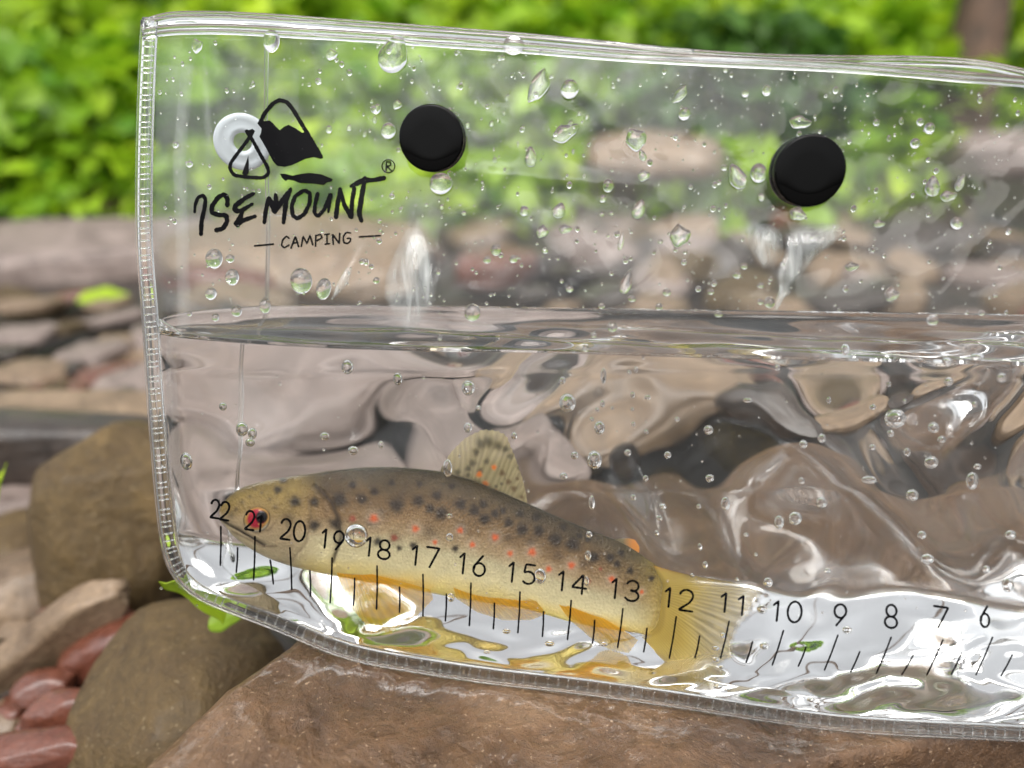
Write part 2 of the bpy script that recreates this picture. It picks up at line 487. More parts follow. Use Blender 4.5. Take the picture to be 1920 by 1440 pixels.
for i in range(300):
    y = 0.24 + 0.98 * rs.random() ** 0.8
    x = rs.uniform(-1.1 * y - 0.02, 1.05 * y)
    ppx, ppy, _ = pix((x, y, 0.01))
    if ppx < 265 and ppy > 400 or ppx < 420 and ppy > 900: continue
    s = rs.uniform(0.016, 0.046) * (0.6 + y * 0.62)
    mt = rs.choice(['rk_grey', 'rk_tan', 'rk_red', 'rk_dark', 'rk_olive', 'rk_grey'], p=[.14, .28, .10, .30, .10, .08])
    key = (int(rs.integers(6)), mt)
    if key not in pm:
        pm[key] = mesh('stone', protos[key[0]][0] / S, protos[key[0]][1], M[mt])
    hh = rs.uniform(0.2, 0.5)
    o = obj('stone', pm[key])
    o.location = (x * S, y * S, (s * hh * rs.uniform(0.3, 0.8)) * S)
    o.scale = (s * S, s * rs.uniform(.6, .9) * S, s * hh * S)
    o.rotation_euler = (rs.uniform(-.35, .35), rs.uniform(-.35, .35), rs.uniform(0, 6.28))
    tag(o, lab_rubble[mt], 'stone', 'rubble stones behind the pouch')

rc = np.random.default_rng(909)
for i in range(70):
    px_, py_ = rc.uniform(0, 560), rc.uniform(900, 1438)
    p, d = G(px_, py_, 0.006)
    s_ = rc.uniform(.0022, .0058); mt = rc.choice(['rk_dark', 'rk_red', 'rk_tan', 'rk_grey', 'rk_dark'])
    key = (int(rc.integers(6)), mt)
    if key not in pm: pm[key] = mesh('stone', protos[key[0]][0] / S, protos[key[0]][1], M[mt])
    o = obj('stone_chip', pm[key]); o.location = tuple(p * S); o.scale = (s_ * S, s_ * .7 * S, s_ * .45 * S)
    o.rotation_euler = (rc.uniform(-.5, .5), rc.uniform(-.5, .5), rc.uniform(0, 6))
    tag(o, {'rk_dark': 'tiny dark stone chip', 'rk_red': 'tiny red stone chip', 'rk_tan': 'tiny tan stone chip', 'rk_grey': 'tiny grey stone chip'}[mt] + ' in the rubble', 'stone chip', 'stone chips between the big stones at lower left')

# the wet brown slab that carries the pouch
SLX = [-0.10, -0.047, -0.035, -0.024, -0.012, 0.0045, 0.027, 0.049, 0.070, 0.10, 0.30]
SLZ = [0.0655, 0.0610, 0.0580, 0.0562, 0.0548, 0.0533, 0.0514, 0.0492, 0.0477, 0.0472, 0.0440]


def slab_z(x): return sum(np.interp(np.asarray(x) + k_, SLX, SLZ) for k_ in (-.008, -.004, 0, .004, .008)) / 5




def slab_pt(px, py):
    z = 0.058
    for _ in range(6):
        p, d = G(px, py, z)
        z = float(slab_z(p[0]))
    return G(px, py, z)[0][:2]


edge = [slab_pt(*q) for q in [(545, 1190), (505, 1220), (440, 1262), (385, 1305), (330, 1352), (285, 1395), (240, 1438), (190, 1490), (130, 1560)]]
edge += [slab_pt(*q) for q in [(300, 1720), (800, 1640), (1150, 1500), (1440, 1437), (1600, 1415), (1780, 1388), (1930, 1372), (2100, 1335), (2600, 1300)]]
edge += [np.array(q) for q in [(0.30, 0.15), (0.31, 0.215), (0.22, 0.24), (0.10, 0.235), (0.02, 0.225), (-0.035, 0.19), (-0.044, 0.160)]]
edge = np.array(edge)
n_e = 420
seg = np.linalg.norm(np.diff(np.vstack([edge, edge[:1]]), axis=0), axis=1)
cum = np.concatenate([[0], np.cumsum(seg)])
tt = np.linspace(0, cum[-1], n_e, endpoint=False)
ce = np.vstack([edge, edge[:1]])
ring = np.stack([np.interp(tt, cum, ce[:, 0]), np.interp(tt, cum, ce[:, 1])], -1)
for _ in range(3):
    ring = (np.roll(ring, 1, 0) + ring * 2 + np.roll(ring, -1, 0)) / 4
cen = np.array([0.05, 0.155])
ks = np.concatenate([np.linspace(0.0, 0.93, 110), np.linspace(0.94, 1.0, 14)])
rings = []
for k in ks:
    p = cen + (ring - cen) * k
    top = slab_z(p[:, 0])
    e = np.clip((k - 0.955) / 0.045, 0, 1)
    n = 0.0007 * wob(p[:, 0], p[:, 1], 0.05, 1, 4) + 0.00035 * wob(p[:, 0], p[:, 1], 0.009, 2, 3)
    rings.append(np.column_stack([p, top + n - 0.0006 - 0.0041 * (1 - np.sqrt(np.clip(1 - e * e, 0, 1)))]))
for j, zz in enumerate(np.linspace(0.05, 1, 14)):
    w = 1.0 - 0.02 * zz + 0.012 * wob(np.arange(n_e) * 0.02 + j * .1, np.full(n_e, j * 0.4), 2.0, 3, 3) * min(zz * 3, 1)
    p = cen + (ring - cen) * np.asarray(w)[:, None]
    top = slab_z(ring[:, 0]) - 0.0047
    rings.append(np.column_stack([p, top * (1 - zz) - 0.004 * zz]))
V = np.concatenate(rings)
so = obj('stone_slab', mesh('stone_slab', V, grid_faces(len(rings), n_e, wrap=True), M['rk_brown']))
tag(so, 'big wet reddish brown stone slab under the pouch with a dark front edge', 'rock slab', ST)

# ------------------------------------------------------------------ plants
def leaves(n, cx, cy, r, zb, h, size, seed, shape='oval'):
    q = np.random.default_rng(seed)
    # a domed crown: leaves mostly on the shell, each a folded pointed leaf of eight triangles
    a = q.uniform(0, 6.283, n); u = q.random(n) ** 0.5
    zt = q.random(n) ** 0.8
    rad = r * u * np.sqrt(np.clip(1.05 - zt ** 2 * 0.8, 0.05, 1)) * (1 + 0.3 * np.sin(a * 3 + seed))
    c = np.stack([cx + rad * np.cos(a), cy + rad * np.sin(a), zb + h * zt], -1)
    L = size * 1.25 * q.uniform(0.6, 1.25, n)
    yaw = a + q.normal(0, 0.8, n); pit = q.normal(-0.25, 0.5, n); rol = q.normal(0, 0.5, n)
    t = np.array([0, .3, .65, 1.0]); wd = np.array([0.02, .36, .30, 0.01]); dr = np.array([0, .02, -.03, -.14])
    P = []
    for j in range(4):
        for s_ in (-1, 0, 1):
            P.append((t[j], s_ * wd[j], dr[j] + (0.09 if s_ else 0) * wd[j] / .36))
    P = np.array(P)[None] * L[:, None, None]
    cyw, syw, cp_, sp_, cr_, sr_ = np.cos(yaw), np.sin(yaw), np.cos(pit), np.sin(pit), np.cos(rol), np.sin(rol)
    y1 = P[..., 1] * cr_[:, None] - P[..., 2] * sr_[:, None]; z1 = P[..., 1] * sr_[:, None] + P[..., 2] * cr_[:, None]
    x2 = P[..., 0] * cp_[:, None] - z1 * sp_[:, None]; z2 = P[..., 0] * sp_[:, None] + z1 * cp_[:, None]
    X = x2 * cyw[:, None] - y1 * syw[:, None]; Y = x2 * syw[:, None] + y1 * cyw[:, None]
    V = np.stack([X, Y, z2], -1) + c[:, None]
    f = grid_faces(4, 3)
    Fc = (f[None] + np.arange(n)[:, None, None] * 12).reshape(-1, 4)
    tone = np.clip(q.normal(0.45, 0.28, n), 0, 1)
    col = np.repeat(tone, 12)[:, None].repeat(3, 1)
    return V.reshape(-1, 3), Fc, col


def plant(px, py, dist_y, h, r, n, size, mat, seed, name, label, cat, group):
    """leafy plant rooted at distance dist_y in the pixel column px"""
    d = dist_y / CP
    x = (px - 960) / F * (dist_y * CP + (0.17) * SP)
    zb = float(ground_z(x, dist_y))
    root = empty(name, (x, dist_y, zb))
    tag(root, label, cat, group)
    V, Fc, col = leaves(n, x, dist_y, r, zb + 0.01, h, size, seed)
    obj('foliage', mesh('foliage', V, Fc, M[mat], col=col), root)
    st = []
    q = np.random.default_rng(seed)
    for k in range(5):
        a = q.uniform(0, 6.28); e = np.array([x + r * .5 * math.cos(a), dist_y + r * .5 * math.sin(a), zb + h * q.uniform(.6, .9)])
        b = np.array([x, dist_y, zb - 0.01])
        tq = np.linspace(0, 1, 7)[:, None]
        st.append(tube(b + (e - b) * tq + np.array([0, 0, 1]) * (tq * (1 - tq)) * h * .3, np.linspace(0.004, 0.0015, 7), 5, up=(1, 0.1, 0)))
    v, f = join(st)
    obj('stem', mesh('stem', v, f, M['bark']), root)


PG = 'plants on the bank behind the stones'
k = 0
for (px, dy, h, r, n, sz, mt, lb) in [
    (60, 1.32, 0.26, 0.20, 420, 0.05, 'leaf', 'bright green bushy plant at the left edge above the flat grey rock'),
    (215, 1.24, 0.20, 0.15, 330, 0.045, 'leaf', 'dense green bush touching the left seam of the pouch'),
    (130, 1.62, 0.32, 0.26, 420, 0.06, 'leaf_y', 'tall yellow green shrub behind the left bushes'),
    (-60, 1.9, 0.34, 0.3, 420, 0.07, 'leaf', 'green shrub cut by the left edge of the view'),
    (330, 1.40, 0.24, 0.18, 330, 0.05, 'leaf', 'green plant seen through the film behind the printed triangles'),
    (460, 1.55, 0.30, 0.20, 330, 0.05, 'leaf_y', 'light green plant right of the printed triangles'),
    (600, 1.38, 0.17, 0.16, 330, 0.045, 'leaf_y', 'low yellow green plant behind the printed name'),
    (760, 1.50, 0.22, 0.18, 300, 0.045, 'leaf', 'green plant behind the left black cap'),
    (900, 1.65, 0.26, 0.2, 300, 0.05, 'leaf_y', 'pale green plant right of the left black cap'),
    (1050, 1.72, 0.28, 0.22, 330, 0.055, 'leaf', 'leafy green plant above the pale pinkish rock'),
    (1210, 1.80, 0.32, 0.24, 330, 0.055, 'leaf', 'green plant beneath the middle of the top rail'),
    (1380, 1.62, 0.26, 0.20, 330, 0.05, 'leaf_d', 'darker green plant left of the right black cap'),
    (1540, 1.70, 0.28, 0.22, 330, 0.055, 'leaf', 'green plant above the right black cap'),
    (1680, 1.60, 0.22, 0.18, 300, 0.05, 'leaf', 'green plant left of the tree trunk'),
    (1960, 1.75, 0.35, 0.22, 330, 0.06, 'leaf_y', 'yellow green shrub right of the tree trunk'),
    (380, 2.25, 0.30, 0.36, 420, 0.07, 'leaf_d', 'dark leafy shrub above the top left corner of the pouch'),
    (640, 2.35, 0.28, 0.36, 380, 0.07, 'leaf', 'green shrub over the left half of the top rail'),
    (900, 2.45, 0.28, 0.38, 420, 0.07, 'leaf_y', 'bright yellow green shrub over the middle of the top rail'),
    (1180, 2.5, 0.30, 0.40, 420, 0.075, 'leaf_y', 'bright green shrub at the top centre right'),
    (1440, 2.45, 0.28, 0.38, 420, 0.075, 'leaf', 'green shrub over the dip of the top rail'),
    (1640, 2.3, 0.26, 0.3, 350, 0.07, 'leaf_y', 'yellow green shrub just left of the trunk top'),
    (2060, 2.2, 0.3, 0.3, 350, 0.07, 'leaf', 'shrub at the top right edge of the view')]:
    plant(px, 0, dy, h, r, n, sz, mt, 100 + k, 'bush', lb, 'plant', PG)
    k += 1
qq = np.random.default_rng(303)
LOW = ['low leafy seedling at the foot of the left bushes', 'low leafy plant seen through the film under the emblem', 'low plant between the print and the left cap', 'low plant under the left cap', 'low plant right of the left cap',
       'low plant left of the pale pinkish rock', 'low plant beside the pale pinkish rock', 'low plant left of the right cap', 'low plant under the right cap', 'low plant left of the trunk foot']
for i_, (px_, dy_) in enumerate([(190, 1.10), (380, 1.08), (650, 1.0), (790, 1.02), (900, 1.12), (1010, 1.15), (1390, 1.12), (1330, 1.25), (1560, 1.16), (1670, 1.10)]):
    plant(px_, 0, dy_, qq.uniform(.07, .12), qq.uniform(.07, .11), 90, 0.038, ['leaf', 'leaf_y'][i_ % 2], 400 + i_, 'low_plant', LOW[i_], 'plant', 'low plants at the edge of the stones')
stone('slab', 760, 700, 0.40, (0.085, 0.050, 0.012), (5, 2, 8), 'rk_grey', 3.5, 0.06, 61, 5, 'pale beige slab seen through the left half of the water', 'rock slab', ST, z=0.030)
stone('slab', 560, 860, 0.31, (0.062, 0.034, 0.010), (3, 3, -12), 'rk_grey', 3.5, 0.06, 65, 5, 'pale grey slab seen through the water above the trout head', 'rock slab', ST, z=0.022)
stone('slab', 960, 840, 0.31, (0.034, 0.028, 0.010), (3, -3, 12), 'rk_grey', 3.5, 0.06, 66, 5, 'pinkish grey slab seen through the water by the dorsal fin', 'rock slab', ST, z=0.024)
stone('slab', 1180, 730, 0.36, (0.045, 0.035, 0.013), (8, -4, -15), 'rk_tan', 3.0, 0.06, 62, 5, 'pale tan stone seen through the middle of the water', 'rock slab', ST, z=0.030)
stone('stone', 1440, 800, 0.32, (0.036, 0.024, 0.020), (8, -4, -15), 'rk_dark', 3.0, 0.06, 63, 5, 'dark stone seen through the water above the tail', 'stone', ST, z=0.032)
stone('slab', 1760, 740, 0.36, (0.050, 0.03, 0.012), (8, -4, 15), 'rk_tan', 3.0, 0.06, 64, 5, 'pale tan slab seen through the right end of the water', 'rock slab', ST, z=0.030)
# hillside undergrowth beyond
parts, cols, n0 = [], [], 0
q = np.random.default_rng(77)
for i in range(150):
    y = q.uniform(2.5, 7.5); x = q.uniform(-1, 1) * (y * 0.95)
    V, Fc, col = leaves(130, x, y, 0.42, float(ground_z(x, y)), 0.55, 0.11, 500 + i)
    parts.append((V, Fc)); cols.append(np.clip(col + q.normal(0, .25), 0, 1))
v, f = join(parts)
o = obj('undergrowth', mesh('undergrowth', v, f, M['leaf'], col=np.concatenate(cols)))
tag(o, 'bright green undergrowth covering the bank slope far behind the pouch', kind='stuff')
# tree trunk
ty = 1.50
tx = (1800 - 960) / F * (ty * CP + 0.17 * SP)
zt = np.linspace(-0.04, 4.0, 60)
tz0 = float(ground_z(tx, ty))
path = np.column_stack([tx - 0.035 + 0.03 * zt + 0.008 * np.sin(zt * 6), ty + 0.03 * zt, tz0 + zt])
v, f = tube(path, 0.040 + 0.03 * np.exp(-zt * 8) + 0.004 * np.sin(zt * 11), 28, up=(0, 1, 0.01))
v = v + (0.004 * wob(v[:, 0] * 30, v[:, 2] * 6, 1.0, 1, 3))[:, None] * np.array([1, 1, 0])
root = empty('tree', path[1])
tag(root, 'brown tree trunk rising behind the right end of the top rail', 'tree')
obj('trunk', mesh('trunk', v, f, M['bark']), root)
bp = []
for z0_, dx in ((3.3, 0.6), (3.6, -0.6), (3.85, 0.4)):
    b = np.array([np.interp(z0_, zt, path[:, 0]), ty + .03, tz0 + z0_]); tq = np.linspace(0, 1, 9)[:, None]
    bp.append(tube(b + tq * np.array([dx, 0.1, 0.3]), np.linspace(0.025, 0.008, 9), 10, up=(0, 1, 0)))
v, f = join(bp); obj('branch', mesh('branch', v, f, M['bark']), root)



def single_leaf(name, px, py, depth, L, wdt, yaw, pit, roll, mat, label, bend=0.25, tone=0.7):
    u = np.linspace(0, 1, 17); s_ = np.linspace(-1, 1, 9)
    uu, ss = np.meshgrid(u, s_, indexing='ij')
    ww = wdt * np.sin(np.pi * uu ** 0.75) ** 0.8 * (1 - 0.15 * uu)
    P = np.stack([uu * L - L / 2, ss * ww, -bend * L * (uu - .4) ** 2 + 0.2 * ww * np.abs(ss) + 0.02 * L * np.sin(uu * 14) * np.abs(ss)], -1)
    P = P.reshape(-1, 3) @ rot(math.radians(roll), math.radians(pit), math.radians(yaw)).T
    f = grid_faces(17, 9)
    # two skins joined at the rim give the leaf thickness
    rim = np.concatenate([np.arange(9), np.arange(1, 17) * 9 + 8, (16 * 9 + np.arange(8))[::-1], (np.arange(1, 16) * 9)[::-1]])
    n = len(P)
    side = np.stack([rim, np.roll(rim, -1), np.roll(rim, -1) + n, rim + n], -1)
    V = np.concatenate([P, P - np.array([0, 0, 0.00025])])
    Fc = np.concatenate([f, f[:, ::-1] + n, side])
    o = obj(name, mesh(name, V, Fc, M[mat], col=np.full((len(V), 3), tone)))
    o.location = tuple(W(px, py, depth) * S)
    tag(o, label, 'leaf')
    return o


single_leaf('leaf', 372, 1112, 0.182, 0.0210, 0.0075, 55, 52, -30, 'leaf_y', 'bright lime green leaf hanging below the lower left pouch corner', 0.5, 0.9)
single_leaf('leaf', 425, 1160, 0.200, 0.010, 0.0035, 20, -15, 20, 'leaf_y', 'small yellowish leaf tip beside the lime leaf under the pouch corner', 0.2, 0.4)
single_leaf('leaf', 2, 905, 0.23, 0.013, 0.0035, 30, -70, 0, 'leaf_y', 'pale green leaf tip standing at the left edge under the ledge', 0.1, 1.0)
single_leaf('leaf', 190, 556, 0.60, 0.040, 0.014, 10, -8, 10, 'leaf_y', 'yellow green leaf lying on the rubble left of the pouch', 0.2, 0.8)
single_leaf('leaf', 345, 1008, 0.185, 0.006, 0.0016, 20, -10, 40, 'leaf_y', 'tiny green leaf seen through the lower left corner of the pouch', 0.1, 0.9)

# ------------------------------------------------------------------ the pouch: surfaces
D0 = 0.157
XR = 2440.0


def xL(y): return smooth_interp(y, [(-100, 290), (60, 288), (300, 280), (450, 281), (600, 291), (750, 302), (900, 315), (1000, 326), (1060, 338), (1110, 356), (1150, 380), (1300, 420)])


def yB(x): return smooth_interp(x, [(200, 1060), (330, 1098), (420, 1122), (500, 1148), (560, 1170), (640, 1205), (800, 1236), (950, 1256), (1130, 1279), (1280, 1299), (1430, 1324), (1560, 1340), (1690, 1350), (1920, 1360), (2500, 1385)])


def yT(x): return smooth_interp(x, [(200, 40), (290, 42), (500, 42), (750, 58), (960, 74), (1150, 90), (1300, 103), (1450, 118), (1550, 128), (1700, 140), (1920, 155), (2500, 190)])


def rnd(s):
    s = np.clip(s, 0, 1)
    return np.sqrt(1 - (1 - s) ** 2)


def plane_d(px, py):
    return D0 / (1 + 0.045 * (px - 960) / 960 - 0.05 * (py - 720) / 720)


def thick(px, py):
    a = rnd((px - xL(py)) / 420) ** 0.9
    b = rnd((XR - px) / 420)
    c = rnd((yB(px) - py) / 190)
    t = np.interp(py, [40, 110, 300, 560, 700, 2000], [0.05, 0.10, 0.38, 0.85, 1, 1])
    t = t + 0.16 * np.exp(-((px - 1750) / 260) ** 2) * np.exp(-((py - 120) / 120) ** 2)
    return 0.034 * a * b * c * t


def thick_back(px, py):
    a = rnd((px - xL(py)) / 420) ** 0.9
    b = rnd((XR - px) / 420)
    t = np.interp(py, [40, 110, 300, 560, 700, 900, 1050, 1150, 2000], [0.05, 0.10, 0.34, 0.72, .85, 1.1, 1.45, 1.75, 1.75])
    return 0.042 * a * b * t * np.clip((yB(px) - py) / 6, 0, 1)


_bx = np.linspace(200, 2500, 400)
_bz = W(_bx, yB(_bx), plane_d(_bx, yB(_bx)))[:, 2]


def floor_d(px, py):
    """depth at which the ray meets the pouch bottom, which lies back almost level from the seam"""
    z0 = np.interp(px, _bx, _bz)
    yb = yB(px)
    d0 = plane_d(px, yb)
    yc = -(py - 720) / F
    zr, yr = yc * CP - SP, yc * SP + CP
    y0 = (-(yb - 720) / F * SP + CP) * d0
    be = 0.15
    # z = z0 + be*(y - y0)
    return (z0 - be * y0 - CAM[2]) / (zr - be * yr + 1e-9 * 0)


def g2(px, py, x0, y0, sx, sy, ang=0):
    c, s_ = math.cos(ang), math.sin(ang)
    u = (px - x0) * c + (py - y0) * s_; v = -(px - x0) * s_ + (py - y0) * c
    return np.exp(-(u / sx) ** 2 - (v / sy) ** 2)


def edge_fade(px, py):
    return np.clip((px - xL(py)) / 90, 0, 1) * np.clip((yB(px) - py) / 70, 0, 1) * np.clip((XR - px) / 90, 0, 1)


def front_d(px, py):
    """depth of the front film"""
    e = edge_fade(px, py)
    d = plane_d(px, py) - 0.36 * thick(px, py)
    up = np.clip((640 - py) / 120, 0, 1)
    lo = np.clip((py - 650) / 60, 0, 1)
    d = d + e * up * (0.00045 * wob(px, py, 330, 1, 3))
    # folds that catch the sky, above the water
    d = d - e * (0.0016 * g2(px, py, 770, 505, 38, 75, 0.12) + 0.0012 * g2(px, py, 645, 520, 14, 48, 0.5)
                 + 0.0016 * g2(px, py, 1440, 450, 35, 34) + 0.0013 * g2(px, py, 1530, 455, 45, 30) + 0.001 * g2(px, py, 1465, 540, 18, 60)
                 + 0.0005 * g2(px, py, 1010, 332, 170, 14, 0.07))
    # gentle waves over the water, calm over the fish
    calm = 1 - 0.85 * np.exp(-(((px - 900) / 520) ** 4)) * np.exp(-((py - 1000) / 150) ** 4)
    d = d + e * lo * calm * (0.00045 * wob(px, py, 380, 2, 1) + 0.00010 * wob(px, py, 150, 3, 1))
    return d


def back_d(px, py):
    e = edge_fade(px, py)
    d1 = plane_d(px, py) + 0.64 * thick_back(px, py)
    fl = floor_d(px, py)
    fl = np.where((fl < 0) | (fl > 0.6), 0.6, fl)
    lat = rnd((px - xL(py)) / 160)
    fl = plane_d(px, py) + (fl - plane_d(px, py)) * (0.35 + 0.65 * lat)
    k = 0.0022 * np.clip((yB(px) - py) / 150, 0.02, 1)
    hmix = np.clip(0.5 + 0.5 * (fl - d1) / k, 0, 1)
    d = fl * (1 - hmix) + d1 * hmix - k * hmix * (1 - hmix)
    d = np.maximum(d, plane_d(px, py))
    up = np.clip((640 - py) / 120, 0, 1)
    lo = np.clip((py - 610) / 80, 0, 1)
    d = d + e * up * 0.0004 * wob(px, py, 340, 4, 2)
    d = d + e * lo * (0.0038 * wob(px, py, 520, 5, 1) + 0.0019 * wob(px, py, 290, 6, 1))
    # creases at the lower left corner and along the bottom
    d = d + e * (0.0016 * g2(px, py, 650, 1120, 26, 110, -0.5) - 0.002 * g2(px, py, 470, 1070, 120, 20, -0.35)
                 + 0.0016 * g2(px, py, 1480, 1110, 50, 60) - 0.0016 * g2(px, py, 1660, 1110, 90, 30, 0.3) + 0.0016 * g2(px, py, 1840, 1110, 40, 70))
    d = d + e * (0.0007 * wob(px, py * 2.2, 260, 3, 2) + 0.0003 * wob(px + py * .6, py * 2.6, 190, 4, 1)) * np.clip((py - 1080) / 60, 0, 1)
    return d


# water level from the photo: front waterline crosses (960, 655)
ZW = float(W(960, 656, front_d(960.0, 656.0))[2])


def level_y(px, fn):
    """row where the sheet fn meets the water level, per column"""
    lo = np.full(px.shape, 380.0); hi = np.full(px.shape, 900.0)
    for _ in range(40):
        m = (lo + hi) / 2
        z = W(px, m, fn(px, m))[..., 2]
        lo = np.where(z > ZW, m, lo); hi = np.where(z > ZW, hi, m)
    return (lo + hi) / 2


base = W(1200, 1330, plane_d(1200, 1330))
POUCH = empty('fish_pouch', base)
tag(POUCH, 'clear vinyl zip pouch with black print, snap caps and a number scale, holding a trout', 'pouch')

step = 6
cols_ = np.concatenate([[0], np.linspace(0.004, 0.996, 380), [1]])
rows_ = np.linspace(0, 1, 230)
ss, tt_ = np.meshgrid(cols_, rows_)


def sheet_px(ss, tt_, y0fn=yT):
    x0 = 300 + ss * (XR - 300)
    y = y0fn(x0) + tt_ * (yB(x0) - y0fn(x0))
    x = xL(y) + ss * (XR - xL(y))
    y = y0fn(x) + tt_ * (yB(x) - y0fn(x))
    return x, y


px, py = sheet_px(ss, tt_)
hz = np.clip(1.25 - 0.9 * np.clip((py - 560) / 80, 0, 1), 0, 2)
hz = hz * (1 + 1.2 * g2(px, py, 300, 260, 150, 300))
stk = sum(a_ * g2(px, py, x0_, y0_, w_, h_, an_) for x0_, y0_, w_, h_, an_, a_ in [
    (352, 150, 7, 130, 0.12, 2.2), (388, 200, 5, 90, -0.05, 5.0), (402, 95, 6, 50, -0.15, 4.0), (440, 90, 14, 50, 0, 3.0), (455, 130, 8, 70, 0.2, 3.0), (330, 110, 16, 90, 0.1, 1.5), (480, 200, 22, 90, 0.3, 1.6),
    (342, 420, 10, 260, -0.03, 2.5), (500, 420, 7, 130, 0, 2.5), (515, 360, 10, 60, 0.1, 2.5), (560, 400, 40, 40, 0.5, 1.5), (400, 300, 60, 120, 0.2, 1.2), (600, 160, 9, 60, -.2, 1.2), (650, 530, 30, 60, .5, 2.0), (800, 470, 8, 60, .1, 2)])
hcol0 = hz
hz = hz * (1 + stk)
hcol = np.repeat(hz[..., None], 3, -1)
hcol2 = np.repeat(hcol0[..., None], 3, -1)
obj('front_film', mesh('front_film', W(px, py, front_d(px, py) - 0.0001), grid_faces(*px.shape), M['film'], col=hcol), POUCH)
obj('back_film', mesh('back_film', W(px, py, back_d(px, py) + 0.0002), grid_faces(*px.shape), M['backfilm'], col=hcol2), POUCH)

# inner flap behind the print
fx, fy = np.meshgrid(np.linspace(292, 560, 60), np.linspace(122, 585, 80))
fy = fy + (fx - 292) * 0.03 * (fy < 400)
fd = back_d(fx, fy) - 0.0012 + 0.0004 * np.sin(fx / 17 + fy / 60) * np.clip((585 - fy) / 200, 0, 1)
obj('inner_flap', mesh('inner_flap', W(fx, fy, fd), grid_faces(*fx.shape), M['flap'], col=np.ones(fx.shape + (3,))), POUCH)

# water body (closed)
GAP = 0.00012
nC, nR = 420, 260
sw = 0.5 - 0.5 * np.cos(np.linspace(0, 1, nC) * math.pi * 0.985 + 0.0)     # denser at the left seam
sw = sw / sw[-1]
sw = 0.6 * np.linspace(0, 1, nC) + 0.4 * sw
tw = np.sin(np.linspace(0, 1, nR) * math.pi / 2)                            # denser at the bottom
sg, tg = np.meshgrid(sw, tw)


def water_sheet(fn, off, sign):
    def y0(x): return level_y(np.asarray(x, float), fn)
    xx = 300 + sw * (XR - 306)
    for _ in range(3):
        yt = y0(xx); xx = (xL(yt) + 3) + sw * (XR - 6 - (xL(yt) + 3))
    yt = y0(xx)
    X0 = np.broadcast_to(xx, sg.shape)
    Y = yt[None, :] + tg * (yB(X0) - 3 - yt[None, :])
    for _ in range(3):
        X = (xL(Y) + 3) + sg * (XR - 6 - (xL(Y) + 3))
        Y = yt[None, :] + tg * (yB(X) - 3 - yt[None, :])
    P = W(X, Y, fn(X, Y) + off)
    P[0, :, 2] = ZW
    return P


Pf = water_sheet(front_d, GAP, 1)
Pb = water_sheet(back_d, -GAP, -1)
for A in ((slice(None), 0), (slice(None), -1), (-1, slice(None))):
    mid = (Pf[A] + Pb[A]) / 2
    Pf[A] = mid; Pb[A] = mid
# top surface with a little meniscus
nT = 26
Pt = []
for j in range(1, nT):
    u = j / nT
    r_ = Pf[0] * (1 - u) + Pb[0] * u
    width = np.linalg.norm(Pb[0] - Pf[0], axis=1)
    dist = np.minimum(u, 1 - u) * width
    r_[:, 2] = ZW + 0.0022 * (np.exp(-dist / 0.0022) - 1) * np.clip(width / 0.006, 0, 1) + (0.00030 * np.sin(r_[:, 0] * 110 + u * 6) + 0.00030 * np.sin(u * 19 + r_[:, 0] * 60) + 0.00008 * np.sin(r_[:, 0] * 330 + u * 14 + 1)) * np.clip(width / 0.006, 0, 1) * math.sin(u * math.pi)
    Pt.append(r_)
Pt = np.array(Pt)
NV = nR * nC
V = np.concatenate([Pf.reshape(-1, 3), Pb.reshape(-1, 3), Pt.reshape(-1, 3)])
Ff = grid_faces(nR, nC, flip=True)
Fb = grid_faces(nR, nC) + NV
idx = np.concatenate([np.arange(nC)[None], 2 * NV + np.arange((nT - 1) * nC).reshape(nT - 1, nC), NV + np.arange(nC)[None]])
a, b, c_, d_ = idx[:-1, :-1], idx[:-1, 1:], idx[1:, 1:], idx[1:, :-1]
Ft = np.stack([a, b, c_, d_], -1).reshape(-1, 4)
import bmesh
me = mesh('pouch_water', V, np.concatenate([Ff, Fb, Ft]), M['water'])
bm = bmesh.new(); bm.from_mesh(me)
bmesh.ops.remove_doubles(bm, verts=bm.verts, dist=1e-6 * S)
bmesh.ops.recalc_face_normals(bm, faces=bm.faces)
c0 = sum((f_.calc_center_median().dot(f_.normal) * f_.calc_area() for f_ in bm.faces))
if c0 < 0: bmesh.ops.reverse_faces(bm, faces=bm.faces)
bm.to_mesh(me); bm.free()
wo = obj('pouch_water', me)
tag(wo, 'clear stream water filling the lower half of the vinyl pouch around the trout', 'water')


def fpt(px, py, off=0.0002):
    """points a little in front of the front film"""
    px = np.asarray(px, float); py = np.asarray(py, float)
    return W(px, py, front_d(px, py) - 0.0001 - off)


def curve_pts(pts, n):
    a = np.array(pts, float)
    L = np.concatenate([[0], np.cumsum(np.linalg.norm(np.diff(a, axis=0), axis=1))])
    t = np.linspace(0, L[-1], n)
    x, y = np.interp(t, L, a[:, 0]), np.interp(t, L, a[:, 1])
    k = max(3, n // 24) | 1
    ker = np.ones(k) / k
    xp = np.pad(x, k // 2, mode='edge'); yp = np.pad(y, k // 2, mode='edge')
    xs_, ys_ = np.convolve(xp, ker, 'valid'), np.convolve(yp, ker, 'valid')
    xs_[0], ys_[0], xs_[-1], ys_[-1] = x[0], y[0], x[-1], y[-1]
    return xs_, ys_


